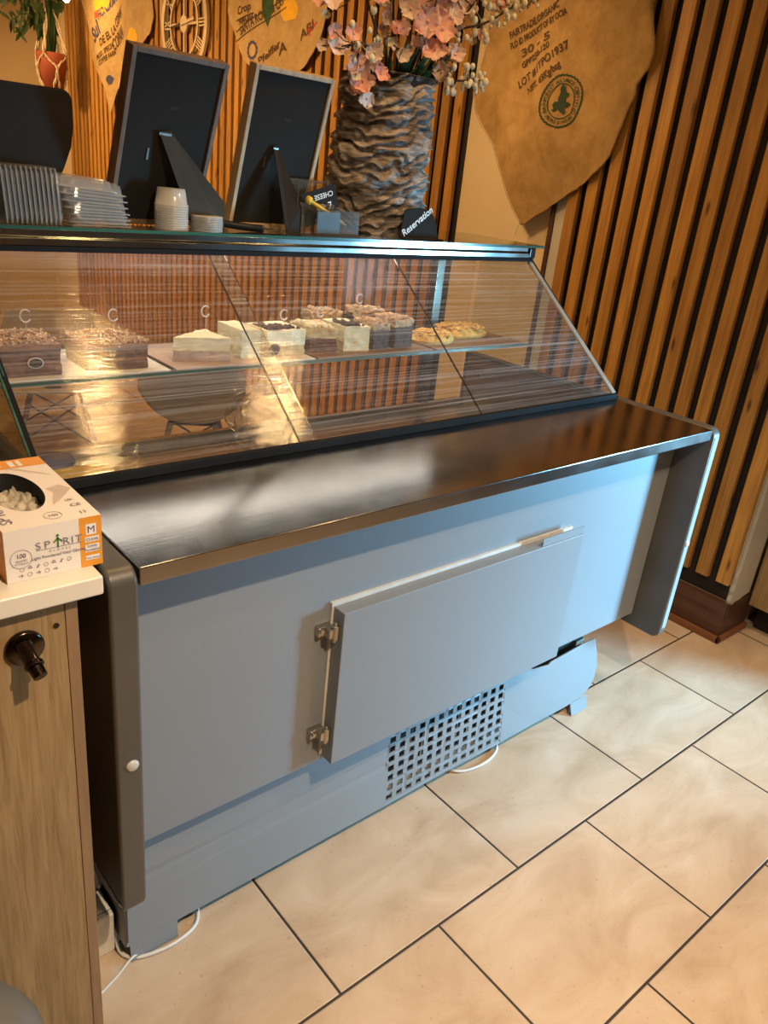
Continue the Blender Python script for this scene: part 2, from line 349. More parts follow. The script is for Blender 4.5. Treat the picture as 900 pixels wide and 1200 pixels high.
def tag(o, label=None, cat=None, group=None, kind=None):
    if label: o['label'] = label
    if cat: o['category'] = cat
    if group: o['group'] = group
    if kind: o['kind'] = kind
    return o
def struct(o): o['kind'] = 'structure'; return o
def copy_tree(o, parent=None):
    c = o.copy(); COL.objects.link(c)
    if parent: c.parent = parent
    for ch in list(o.children): copy_tree(ch, c)
    return c
_tx = {}
def text_mb(txt, size, org, right, up, align='LEFT', bold=0.0, squeeze=1.0, warp=None):
    key = (txt, align, bold)
    if key not in _tx:
        cu = bpy.data.curves.new('t', 'FONT'); cu.body = txt; cu.size = 1; cu.align_x = align; cu.offset = bold; cu.resolution_u = 3
        o = bpy.data.objects.new('t', cu); COL.objects.link(o)
        bpy.context.view_layer.update()
        dg = bpy.context.evaluated_depsgraph_get(); me = bpy.data.meshes.new_from_object(o.evaluated_get(dg))
        _tx[key] = ([v.co.copy() for v in me.vertices], [tuple(p.vertices) for p in me.polygons])
        bpy.data.objects.remove(o); bpy.data.curves.remove(cu); bpy.data.meshes.remove(me)
    vs, fs = _tx[key]; org, right, up = Vector(org), Vector(right), Vector(up)
    pts = [org + right * (p.x * size * squeeze) + up * (p.y * size) for p in vs]
    if warp: pts = [warp(p) for p in pts]
    mb = MB(); mb.add(pts, fs); return mb
def rib(pts):   # smooth a polyline (Catmull-Rom)
    P = [Vector(p) for p in pts]; out = []
    for i in range(len(P) - 1):
        a, b, c, d = P[max(i - 1, 0)], P[i], P[i + 1], P[min(i + 2, len(P) - 1)]
        for k in range(6):
            t = k / 6; out.append(.5 * ((2 * b) + (c - a) * t + (2 * a - 5 * b + 4 * c - d) * t * t + (3 * b - a - 3 * c + d) * t ** 3))
    out.append(P[-1]); return out

# ------------------------------------------------------------------ the room
struct(box('floor', 'tile', -3.6, 3.2, -4.2, 8.6, -.1, 0))
struct(box('ceiling', 'ceil', -3.6, 3.2, -4.2, 8.6, 2.85, 2.95))
wr = MB().box(2.26, 2.40, .32, 8.6, 0, 2.85)
struct(wr.build('wall_right', 'wall'))
struct(box('wall_back', 'wall', -3.6, 2.26, 8.2, 8.3, 0, 2.85))
struct(box('wall_left', 'wall', -3.7, -3.6, -4.2, 8.6, 0, 2.85))
# front wall (behind the photographer) and recess wall with the window
struct(box('wall_front', 'wall', -3.6, 3.2, -4.3, -4.2, 0, 2.85))
rw = MB().box(3.1, 3.2, -4.2, -1.60, 0, 2.85).box(3.1, 3.2, -.95, .42, 0, 2.85).box(3.1, 3.2, -1.60, -.95, 0, .35).box(3.1, 3.2, -1.60, -.95, 1.75, 2.85)
struct(rw.build('wall_recess', 'wall2'))
struct(box('wall_return', 'wall2', 2.40, 3.1, .32, .42, 0, 2.85))
wf = MB().box(3.10, 3.18, -1.60, -1.55, .35, 1.75).box(3.10, 3.18, -1.0, -.95, .35, 1.75).box(3.10, 3.18, -1.55, -1.0, .35, .40).box(3.10, 3.18, -1.55, -1.0, 1.70, 1.75)
struct(wf.build('window_1', 'white'))
wp = box('window_2', 'glassclear', 3.135, 3.145, -1.55, -1.0, .40, 1.70); struct(wp)

# slatted cladding, near section
def slat_mb(y, z0=.258, z1=2.85): return MB().box(2.22, 2.245, y, y + .056, z0, z1)  # thin slats: the dark backing stands in for their shaded sides
sp = empty('slatted_wall_panel', (2.24, .9, .2)); tag(sp, 'orange stained vertical wood slat cladding beside the steel worktop, near right section', 'wall cladding')
first = None
for k in range(13):
    y = .32 + .0926 * k
    if first is None:
        first = slat_mb(y).build('slat', 'slat', sp, bev=.003); o = first
    else:
        o = first.copy(); COL.objects.link(o); o.parent = sp; o.location = (0, .0926 * k, 0)
box('backing_board', 'backing', 2.257, 2.262, .325, 1.50, .18, 2.85, sp)
sp2 = empty('slatted_wall_panel', (2.24, 4.8, .2)); tag(sp2, 'long run of warm lit vertical wood slats behind the clock and picture frames', 'wall cladding')
for k in range(57):
    if k == 0: first = slat_mb(2.219, .1).build('slat', 'slat', sp2, bev=.003)
    else:
        o = first.copy(); COL.objects.link(o); o.parent = sp2; o.location = (0, .0926 * k, 0)
box('backing_board', 'backing', 2.257, 2.262, 2.19, 7.56, .1, 2.85, sp2)
struct(MB().box(2.235, 2.262, 1.482, 1.548, .1, 2.85).build('trim_1', 'wall2'))
struct(MB().box(2.228, 2.262, 1.550, 1.572, .1, 2.85).build('shadow_gap_strip', 'skirt'))  # brown strip stands in for the shadow gap beside the slats
# skirting
b = MB().box(2.222, 2.262, .300, 1.60, .0, .175).box(2.24, 2.46, .298, .322, 0, .165)
struct(b.build('baseboard_right', 'skirt', bev=.002))
b = MB().box(2.206, 2.224, .284, 2.0, 0, .03).box(2.206, 2.46, .284, .300, 0, .03)
struct(b.build('baseboard_bead', 'skirtlip', bev=.004)).name = 'trim_3'
# broken plaster reveal beside the last slat
pl = [(2.262, 2.85), (2.42, 2.85), (2.42, .185), (2.37, .18), (2.33, .170), (2.30, .172), (2.272, .160), (2.252, .165), (2.248, .19), (2.256, .21), (2.249, .235), (2.258, .26), (2.252, .30), (2.262, .34)]
struct(MB().prism(pl, 'y', .303, .319).build('trim_4', 'wall2'))
cab = empty('oak_cabinet', (2.7, -.1, 0)); tag(cab, 'oak laminate cabinet at the right edge beside the bare plaster reveal', 'cabinet')
box('side_panel', 'oak', 2.42, 2.44, -.35, .29, .13, .98, cab, bev=.001)
box('body', 'oak', 2.441, 2.95, -.34, .29, .13, .98, cab)
box('plinth', 'backing', 2.50, 2.93, -.30, .27, 0, .13, cab)

# ------------------------------------------------------------------ the display counter
XL, XR = -.343, 1.50
case = empty('display_counter', (.58, .6, 0)); tag(case, 'long grey refrigerated cake display counter with slanted glass and steel worktop', 'display counter')
# upper sheet, with a scalloped lower edge
box('upper_front_sheet', 'paint', XL, XR, .330, .338, .348, 1.02, case, bev=.001)
# lower sheet with punched square vent
def lower_sheet():
    m = MB(); X0, X1, Z0, Z1 = .405, .893, .060, .290
    px = (X1 - X0) / 13; pz = (Z1 - Z0) / 6.5; h = .0105
    y = .345
    xs = [X0]; zs = [Z0]
    for i in range(13): xs += [X0 + px * (i + .5) - h, X0 + px * (i + .5) + h]
    xs.append(X1)
    for j in range(7): zs += [Z0 + pz * (j + .4) - h, Z0 + pz * (j + .4) + h]
    zs = [q for q in zs]; zs.append(max(Z1 + .02, zs[-1] + .005))
    for i in range(len(xs) - 1):
        for j in range(len(zs) - 1):
            if i % 2 == 1 and j % 2 == 1: continue
            a, b2, c, d = xs[i], xs[i + 1], zs[j], zs[j + 1]
            m.add([(a, y, c), (b2, y, c), (b2, y, d), (a, y, d)], [(0, 1, 2, 3)])
    zt = zs[-1]
    def quad(a, b2, c, d): m.add([(a, y, c), (b2, y, c), (b2, y, d), (a, y, d)], [(0, 1, 2, 3)])
    quad(X0, X1, .045, Z0); quad(X0, X1, zt, .36); [quad(XL, X0, .045 + .035 * k, .045 + .035 * (k + 1)) for k in range(9)]
    # right end with the rounded corner and the cut-out under the upper sheet
    pl = [(X1, .045), (1.22, .045), (1.30, .050), (1.345, .062), (1.375, .085), (1.392, .12), (1.397, .165), (1.392, .21), (1.380, .26), (1.366, .305), (1.30, .305), (1.12, .293), (1.108, .285), (1.02, .300), (1.02, .36), (X1, .36)]
    m.add([(a, y, c) for a, c in pl], [tuple(range(len(pl)))])
    def lean(p):
        d = .045 * (p.z - .045) / .30
        return Vector((p.x + .6 * d, p.y + d, p.z - 1.35 * d))
    zz = [.36, .345, .33]
    m.v = [lean(p) for p in m.v]
    a_ = lean(Vector((XL, y, .36))); b_ = lean(Vector((1.02, y, .36))); m.add([(XL, a_.y, a_.z), (b_.x, b_.y, b_.z), (b_.x, b_.y, .37), (XL, a_.y, .37)], [(0, 1, 2, 3)])
    return m
ls = lower_sheet().build('lower_front_sheet', 'paint', case, solid=.004)
bmx = bmesh.new(); bmx.from_mesh(ls.data); bmesh.ops.remove_doubles(bmx, verts=bmx.verts, dist=1e-5); bmx.to_mesh(ls.data); bmx.free()
cav = MB()
cav.box(XL, XR - .13, .42, .44, .045, .36)
cav.box(XL + .01, 1.36, .405, 1.28, .36, .84).box(XL + .03, 1.30, .44, 1.28, .08, .36)
cav.build('chassis', 'dark', case)
# machinery behind the vent
f = MB()
for k in range(9): f.box(.45 + k * .05, .455 + k * .05, .412, .435, .08, .25)
f.build('condenser', 'bracket', case)
# access door
dr = box('access_door', 'paint', .146, 1.012, .283, .322, .368, .787, case, bev=.002)
box('seal', 'paintedge', .140, 1.008, .322, .330, .374, .796, case)
MB().box(.828, 1.010, .286, .288, .7875, .811).box(.828, 1.010, .2881, .300, .7875, .7892).build('door_handle', 'paint', dr)
for z in (.735, .452):
    h = MB().obox((.120, .322, z), (.018, 0, 0), (0, .008, 0), (0, 0, .012)).lathe([(.010, -.018), (.010, .018)], (.136, .300, z), 12).obox((.128, .307, z), (.010, 0, 0), (0, .012, 0), (0, 0, .011))
    h.lathe([(.0055, -.026), (.0055, .026)], (.136, .300, z), 10).tube([(.108, .318, z + .004), (.108, .305, z + .004)], .006, 10)
    h.build('hinge', 'bracket', dr, bev=.0015)
# bracket in the cut-out
MB().obox((1.285, .385, .275), (.022, 0, 0), (0, .010, 0), (0, 0, .008)).build('bracket', 'bumper', case, bev=.002)
# feet
MB().add([(1.262, .344, .0), (1.352, .344, .0), (1.355, .344, .048), (1.262, .344, .044), (1.262, .33, .002), (1.35, .33, .002)], [(0, 1, 2, 3), (4, 5, 2, 3)]).build('foot', 'paint', case, solid=.003)
MB().lathe([(.018, 0), (.018, .06)], (1.20, .44, 0), 12).build('foot', 'black', case)
MB().add([(-.336, .335, .004), (-.225, .335, .004), (-.222, .345, .050), (-.336, .345, .050)], [(0, 1, 2, 3)]).build('foot', 'paint', case, solid=.003)
MB().lathe([(.020, 0), (.020, .09)], (-.30, .45, 0), 12).build('caster', 'bracket', case)
for cx_ in (-.30, 1.25): MB().lathe([(.02, 0), (.02, .09)], (cx_, 1.15, 0), 12).build('caster', 'bracket', case)
# end panels
def end_panel(x0, x1, mat, yb=1.30, side=None):
    r = .030; pts = []
    for a in range(0, 7):
        t = PI + a * PI / 12; pts.append((.218 + r + r * math.cos(t), .300 + r + r * math.sin(t)))
    pts += [(yb, .300), (yb, 1.058)]
    for a in range(0, 7):
        t = PI / 2 + a * PI / 12; pts.append((.218 + r + r * math.cos(t), 1.058 - r + r * math.sin(t)))
    return MB().prism(pts, 'x', x0, x1).build('end_panel', mat, case, bev=.007, seg=3)
e1 = end_panel(-.397, -.347, 'bumper')
e2 = end_panel(1.503, 1.545, 'bumper')
box('lit_edge_strip', 'bumperlight', 1.512, 1.537, .2165, .219, .34, 1.03, e2, bev=.001)  # lighter grey: window light on this front edge put into the colour
MB().prism([(.219, .33), (.30, .305), (1.20, .305), (1.20, .31), (.30, .33)], 'x', -.3985, -.3972).build('side_lip', 'bumperlight', e1)
for x, z, p in ((-.368, .667, e1), (1.524, .664, e2)):
    MB().lathe([(.0, -.004), (.008, -.0035), (.012, 0), (.012, .004)], (x, .2165, z), 20, ax=(0, 1, 0)).build('button', 'button', p, smooth=True)
# case sides below the glass
box('side_wall', 'bumperside', -.346, -.338, .345, 1.29, .045, 1.05, case)
box('side_wall', 'bumper', 1.36, 1.368, .42, 1.29, .08, .36, case)
# worktop
wt = MB().box(XL, XR, .225, .60, 1.021, 1.055)
o = wt.build('worktop', 'steel', case, bev=.0025)
# slanted front glass in three panes
GB = Vector((0, .590, 1.075)); GT = Vector((0, 1.050, 1.442)); gd = GT - GB; gn = Vector((0, -gd.z, gd.y)).normalized()
def pane(x0, x1, name, mat, off=0.0, th=.004, x0t=None, x1t=None):
    x0t = x0 if x0t is None else x0t; x1t = x1 if x1t is None else x1t
    a = [Vector((x0, *GB.yz)), Vector((x1, *GB.yz)), Vector((x1t, *GT.yz)), Vector((x0t, *GT.yz))]
    vs = [p + gn * off for p in a]
    if th: vs += [p + gn * (off - th) for p in a]; fs = [(0, 1, 2, 3), (7, 6, 5, 4), (0, 4, 5, 1), (1, 5, 6, 2), (2, 6, 7, 3), (3, 7, 4, 0)]
    else: fs = [(0, 1, 2, 3)]
    return MB().add(vs, fs).build(name, mat, case)
pane(-.366, .2165, 'front_glass_pane', 'glass', th=0); pane(.2185, .842, 'front_glass_pane', 'glass', th=0, x1t=.852); pane(.8445, 1.497, 'front_glass_pane', 'glass', th=0, x0t=.8545)
pane(.2185, .262, 'glass_overlap', 'glassstrip', .003, 0)
pane(.2160, .2185, 'pane_joint', 'black', .001, .004)
pane(.2620, .2635, 'pane_joint', 'chrome', .004, .002)
pane(.8420, .8450, 'pane_joint', 'cap', .001, .004, .852, .855)
pane(-.373, -.364, 'glass_edge_trim', 'rubber', .003, .010)
pane(-.378, -.3735, 'glass_edge', 'glassedge', .002, .008)
pane(1.482, 1.502, 'chrome_trim', 'silver', .004, .006)
box('bottom_rail', 'rubber', XL - .02, XR, .578, .594, 1.055, 1.0745, case, bev=.002)
# side glasses
def side_glass(x):
    return MB().prism([(.585, 1.06), (1.045, 1.435), (1.045, 1.485), (1.29, 1.485), (1.29, .87), (.60, .87)], 'x', x, x + .005).build('side_glass', 'glassclear', case)
side_glass(-.372); side_glass(1.503)
for x in (-.372, 1.503):
    MB().tube([(x + .0025, .578, 1.062), (x + .0025, 1.040, 1.440), (x + .0025, 1.040, 1.485)], .0028, 6).build('side_glass_edge', 'glassedge' if x < 0 else 'black', case)
# canopy rail
rl = MB().prism([(1.030, 1.450), (1.030, 1.466), (1.036, 1.470), (1.036, 1.485), (1.12, 1.485), (1.12, 1.450)], 'x', -.372, 1.47)
rl.build('canopy_rail', 'cap', case, bev=.002)
box('rail_seal', 'rubber', -.372, 1.49, 1.028, 1.05, 1.438, 1.4498, case, bev=.001)
box('rail_end_cap', 'blackgloss', 1.470, 1.502, 1.028, 1.12, 1.450, 1.484, case, bev=.004)
box('led_strip', 'led', -.34, 1.18, 1.058, 1.075, 1.443, 1.449, case)
tg = MB().box(-.37, 1.535, 1.020, 1.43, 1.486, 1.493)
tg.build('top_glass', 'glasstop', case)
box('top_glass_edge', 'glassedge', -.37, 1.535, 1.0185, 1.0205, 1.486, 1.493, case)
# interior
dk = MB().box(-.338, 1.498, .60, 1.28, .840, .846).box(-.338, 1.498, .600, .604, .846, 1.05).box(-.338, 1.498, 1.272, 1.292, .84, .872)
dk.build('deck', 'deck', case)
box('wall_lining', 'deck', -.338, -.334, .604, 1.27, .846, 1.05, case)
box('wall_lining', 'deck', 1.494, 1.498, .604, 1.27, .846, 1.05, case)
bk = MB().box(-.345, 1.48, 1.278, 1.295, 1.462, 1.485).box(1.262, 1.300, 1.268, 1.292, .872, 1.462)
bk.build('back_frame', 'cap', case, bev=.002)
box('back_glass_door', 'glassback', -.345, .60, 1.276, 1.279, .872, 1.462, case)
box('back_glass_door', 'glassback', .58, 1.48, 1.288, 1.291, .872, 1.462, case)
ms = box('middle_shelf', 'glasstop', -.365, 1.39, .900, 1.24, 1.172, 1.180, case)
box('shelf_edge', 'glassedge', -.365, 1.39, .8985, .9004, 1.172, 1.180, case)
MB().box(-.366, -.33, .97, 1.22, 1.160, 1.171).build('shelf_bracket', 'cap', case)
MB().box(1.36, 1.395, .97, 1.22, 1.160, 1.171).tube([(1.375, 1.0, 1.165), (1.50, 1.08, 1.155)], .005).build('shelf_bracket', 'cap', case)

# ------------------------------------------------------------------ cakes on the middle shelf
ZS = 1.1805
def board(x0, x1, y0, y1, mat, label, h=.004):
    return tag(box('cake_board', mat, x0, x1, y0, y1, ZS, ZS + h, bev=.001), label, 'cake board')
board(-.36, .045, .905, 1.17, 'paper', 'white paper lined board under the two long chocolate cakes')
board(.060, .318, .905, 1.17, 'boardpink', 'pale pink brown tray under the thin cream wedge')
board(.330, .478, .905, 1.17, 'paper', 'small white lined tray under the cream slice left of the middle')
board(.490, .93, .905, 1.17, 'board', 'dark board carrying the row of dark nut topped slices')
board(.945, 1.36, .905, 1.17, 'board', 'brown tray at the right end under the golden pastries')
ZC = ZS + .0045
def crumbs(mb, x0, x1, y0, y1, z, n, s=.006):
    for _ in range(n):
        c = (random.uniform(x0, x1), random.uniform(y0, y1), z + random.uniform(0, s * .8)); q = s * random.uniform(.5, 1.2)
        R = Matrix.Rotation(random.uniform(0, 6), 4, (random.random(), random.random(), random.random() + .1))
        mb.obox(c, R @ Vector((q, 0, 0)), R @ Vector((0, q * .6, 0)), R @ Vector((0, 0, q * .4)))
    return mb
def block(x0, x1, y0, y1, z0, z1, wob=.003, sk=0):
    m = MB(); nx = max(4, int((x1 - x0) / .012)); ny = 6; nz = 5
    def P(a, b, c):
        p = Vector((x0 + (x1 - x0) * a + sk * b, y0 + (y1 - y0) * b, z0 + (z1 - z0) * c)); q = noise.noise_vector(p * 45) * wob
        if c == 0: q.z = 0
        return p + q
    m.grid(lambda a, b: P(a, 0, b), nx, nz); m.grid(lambda a, b: P(a, 1, b), nx, nz); m.grid(lambda a, b: P(0, a, b), ny, nz); m.grid(lambda a, b: P(1, a, b), ny, nz)
    m.grid(lambda a, b: P(a, b, 1), nx, ny); m.grid(lambda a, b: P(a, b, 0), nx, ny); return m
def choc_cake(x0, x1, y0, y1, h, label, disc=None):
    t = empty('chocolate_cake', ((x0 + x1) / 2, (y0 + y1) / 2, ZC)); tag(t, label, 'cake')
    block(x0, x1, y0, y1, ZC, ZC + h * .34).build('sponge', 'cakebrown', t, True)
    block(x0 + .001, x1 - .001, y0 + .001, y1 - .001, ZC + h * .32, ZC + h * .44, .002).build('cream_layer', 'choccream', t, True)
    block(x0, x1, y0, y1, ZC + h * .42, ZC + h * .8).build('sponge', 'cakebrown', t, True)
    block(x0 - .002, x1 + .001, y0 - .002, y1, ZC + h * .8, ZC + h * .93, .003).build('topping', 'choccream', t, True)
    crumbs(MB(), x0, x1, y0, y1, ZC + h * .94, 260).build('chopped_nuts', 'nuts', t)
    if disc:
        MB().lathe([(.017, 0), (.017, .0015)], (disc, y0 - .005, ZC + .030), 24, ax=(0, 1, 0), sx=1.0, sy=.72).build('label_rim', 'white', t)
        d = MB().lathe([(.0145, 0), (.0145, .0015)], (disc, y0 - .007, ZC + .030), 24, ax=(0, 1, 0), sx=1.0, sy=.72).build('label_disc', 'cakedark', t)
    return t
choc_cake(-.352, -.205, .935, 1.08, .074, 'long chocolate layer cake with chopped nuts and oval label, leftmost cake', -.262)
choc_cake(-.145, .000, .935, 1.08, .066, 'chocolate layer cake with crumbled nuts, second cake from the left')
def pick(x, y, z0, z1, label):
    t = empty('cake_pick', (x, y, z0)); tag(t, label, 'cake pick', 'letter picks stuck in the cakes')
    MB().tube([(x, y, z0), (x, y, z1)], .0013, 6).build('stick', 'plastic', t)
    c = Vector((x, y, z1 + .012)); ring = [c + Vector((math.cos(a) * .012, 0, math.sin(a) * .014)) for a in [rad(40 + 29 * i) for i in range(11)]]
    MB().tube(ring, .0018, 6).build('loop', 'paper', t)
def rough(o, amp=.004, sc=55, cuts=7):
    bm = bmesh.new(); bm.from_mesh(o.data); bmesh.ops.subdivide_edges(bm, edges=bm.edges, cuts=cuts, use_grid_fill=True)
    z0 = min(v.co.z for v in bm.verts); off = Vector((o.parent.location if o.parent else o.location))
    for v in bm.verts:
        q = (v.co + off) * sc; n_ = noise.noise_vector(q) * amp + noise.noise_vector(q * 2.7) * amp * .5
        if v.co.z < z0 + 1e-4: n_.z = 0
        v.co += n_
    bm.to_mesh(o.data); bm.free()
def wedge(pts, h, mat_top, mat_side, label, crumbs_mat=None, name='cake_slice', split=.5, layers=True):
    cx = sum(p[0] for p in pts) / len(pts); cy = sum(p[1] for p in pts) / len(pts)
    t = empty(name, (cx, cy, ZC)); tag(t, label, 'cake')
    rough(MB().prism(pts, 'z', ZC, ZC + h * split).build('sponge', mat_side, t), .003)
    rough(MB().prism(pts, 'z', ZC + h * split - .001, ZC + h).build('cream_top', mat_top, t), .006 if mat_top == 'nuts' else .0025)
    if crumbs_mat:
        m = MB()
        x0, x1 = min(p[0] for p in pts), max(p[0] for p in pts); y0, y1 = min(p[1] for p in pts), max(p[1] for p in pts)
        for _ in range(110):
            a, b2 = random.random(), random.random()
            q = Vector(pts[0]) * (1 - a) + (Vector(pts[1]) * (1 - b2) + Vector(pts[-1]) * b2) * a
            q = Vector((cx, cy)) + (q - Vector((cx, cy))) * .8
            m.ball((q.x, q.y, ZC + h + random.uniform(-.001, .006)), .0055 * random.uniform(.5, 1.5), 6, 4)
        m.build('topping', crumbs_mat, t)
    return t
wedge([(.088, .98), (.225, .935), (.215, 1.06)], .060, 'cream', 'boardpink', 'thin pale cream cake wedge alone on the pink brown tray', split=.45)
wedge([(.268, .95), (.325, .95), (.325, 1.08), (.268, 1.08)], .075, 'cream', 'cream', 'plain cream slice under the wide glass joint')
wedge([(.345, .95), (.470, .95), (.470, 1.07), (.345, 1.07)], .070, 'cream', 'sponge', 'cream topped square slice sprinkled with chocolate, behind the oval label', 'cakedark', split=.4)
MB().lathe([(.016, 0), (.016, .002)], (.365, .94, ZC + .022), 22, ax=(0, 1, 0)).build('price_disc', 'cakedark').name = 'oval_label'
tag(bpy.data.objects['oval_label'], 'small dark oval label propped before the cream square slice', 'label')
wedge([(.500, .97), (.575, .94), (.605, 1.07), (.500, 1.07)], .070, 'sponge', 'cakebrown', 'slice with crumbly pale topping, right of the cream square', 'cream', split=.6)
wedge([(.612, .955), (.690, .935), (.695, 1.07), (.612, 1.07)], .072, 'cream', 'cream', 'cream slice in front with dark specks, beside the nutty slices', 'cakedark', split=.4)
wedge([(.60, 1.09), (.70, 1.09), (.70, 1.16), (.60, 1.16)], .086, 'nuts', 'cakebrown', 'tall nut covered slice standing behind the speckled cream slice', 'nuts', split=.7)
wedge([(.715, .945), (.775, .945), (.780, 1.05), (.715, 1.05)], .078, 'nuts', 'cakedark', 'dark chocolate slice with nuts, left of the front pair', 'nuts', split=.75)
wedge([(.800, .945), (.880, .955), (.880, 1.06), (.800, 1.05)], .085, 'nuts', 'cakedark', 'dark chocolate slice with nuts, right of the front pair', 'nuts', split=.75)
wedge([(.76, 1.075), (.86, 1.075), (.86, 1.15), (.76, 1.15)], .092, 'nuts', 'cakedark', 'tall dark nut slice standing behind the front pair', 'nuts', split=.75)
def pastry(cx, cy, rx, ry, label):
    m = MB()
    def fn(a, b):
        t = 2 * PI * a; r = b; p = Vector((cx + math.cos(t) * rx * r, cy + math.sin(t) * ry * r, ZC + .008 + .022 * (1 - r ** 4)))
        k = noise.noise(p * 60) * .010 + noise.noise(p * 22) * .010; return p + Vector((0, 0, max(-.008, k) * (1 if r < .98 else .2)))
    m.grid(fn, 48, 12); m.lathe([(rx * .96, 0), (rx, .010)], (cx, cy, ZC), 48, sy=ry / rx)
    for _ in range(150):
        a_ = random.uniform(0, 2 * PI); q_ = math.sqrt(random.random()) * .86; c = Vector((cx + math.cos(a_) * rx * q_, cy + math.sin(a_) * ry * q_, ZC + .030 + .008 * random.random() - .012 * q_ ** 3)); z_ = random.uniform(.004, .010)
        Rm = Matrix.Rotation(random.uniform(-.6, .6), 4, (random.random(), random.random(), .2)) @ Matrix.Rotation(a_ * 3, 4, (0, 0, 1)); m.obox(c, Rm @ Vector((z_, 0, 0)), Rm @ Vector((0, z_ * .7, 0)), Rm @ Vector((0, 0, .0012)))
    return tag(m.build('flaky_pastry', 'pastry', None, False), label, 'pastry')
pastry(1.010, 1.00, .085, .060, 'golden flat pastry on the left of the brown tray, nearer the glass')
pastry(1.195, 1.06, .125, .070, 'larger golden flat pastry at the right end of the shelf')
pick(-.255, 1.0, ZC + .074, 1.292, 'clear letter pick standing in the nutty cake at the far left')
pick(-.055, 1.0, ZC + .066, 1.288, 'clear round pick in the second chocolate cake')
pick(.205, 1.03, ZC + .06, 1.285, 'clear round pick in the thin cream wedge')
pick(.430, 1.00, ZC + .07, 1.275, 'clear ring pick in the speckled square slice')
pick(.555, 1.00, ZC + .07, 1.280, 'thin pick in the crumbly topped slice')
pick(.735, 1.05, ZC + .078, 1.305, 'thin pick in the dark nut slices')
# deck contents
def tub(x0, x1, y0, y1, z0, z1, mat, label, r=.02):
    def ring(k, z, rr=r):
        out = []
        for cx, cy, a0 in ((x1 - k - rr, y1 - k - rr, 0), (x0 + k + rr, y1 - k - rr, 90), (x0 + k + rr, y0 + k + rr, 180), (x1 - k - rr, y0 + k + rr, 270)):
            for i in range(5): a = rad(a0 + i * 22.5); out.append(Vector((cx + rr * math.cos(a), cy + rr * math.sin(a), z)))
        return out
    rings = [ring(.010, z0), ring(.002, z1 - .008), ring(-.003, z1 - .008), ring(-.003, z1), ring(.004, z1 + .003)]
    n = 20; vs = [p for r_ in rings for p in r_]; fs = [(i * n + k, i * n + (k + 1) % n, (i + 1) * n + (k + 1) % n, (i + 1) * n + k) for i in range(len(rings) - 1) for k in range(n)]
    fs += [tuple(range(n)), tuple((len(rings) - 1) * n + k for k in range(n))]
    return tag(MB().add(vs, fs).build('lidded_tub', mat, None, True), label, 'tub')
tub(-.30, -.145, .735, .865, .8465, .985, 'yellowtub', 'yellow lidded tub low inside the case by the glove box', .035)
tub(-.30, -.195, .885, .985, .8465, .985, 'bluetub', 'dark blue lidded tub behind the yellow tub', .045)
def crumple(cx, cy, z, rx, ry, rz, name, mat, label, cat, sc=14, amp=.35, seg=40):
    m = MB(); vs = []
    def fn(a, b):
        t = 2 * PI * a; ph = PI * b; d = Vector((math.sin(ph) * math.cos(t), math.sin(ph) * math.sin(t), math.cos(ph)))
        k = 1 + amp * noise.noise(d * 2.5 + Vector((cx, cy, z)) * sc) + amp * .6 * abs(noise.noise(d * 7)); p = Vector((d.x * rx, d.y * ry, d.z * rz)) * k
        return Vector((cx, cy, z)) + Vector((p.x, p.y, max(p.z, -rz)))
    m.grid(fn, seg, seg // 2); return tag(m.build(name, mat), label, cat)
crumple(.46, 1.12, .945, .10, .08, .098, 'plastic_bag', 'film', 'crumpled clear plastic bag lying under the shelf behind the wide glass joint', 'plastic bag')
def greens(cx, cy, n, label):
    m = MB()
    for i in range(n):
        a = random.uniform(0, 2 * PI); r = random.uniform(.02, .06); el = random.uniform(.3, 1.1)
        tip = Vector((cx + math.cos(a) * r * 1.2, cy + math.sin(a) * r, .8465 + random.uniform(.02, .05)))
        base = Vector((cx + random.uniform(-.02, .02), cy + random.uniform(-.02, .02), .848)); d = tip - base; s_ = Vector((-d.y, d.x, 0)).normalized() * d.length * .4
        m.add([base, base + d * .5 + s_, tip, base + d * .5 - s_], [(0, 1, 2), (0, 2, 3)])
    return tag(m.build('salad_greens', 'lettuce', None), label, 'greens', 'pale green leaves along the case floor')
for i, (gx, lb) in enumerate([(.02, 'clump of pale green leaves low in the case nearest the yellow tub'), (.17, 'clump of pale green leaves midway between yellow tub and plastic bag'), (.33, 'clump of pale green leaves below the plastic bag')]):
    greens(gx, .76, 34, lb)

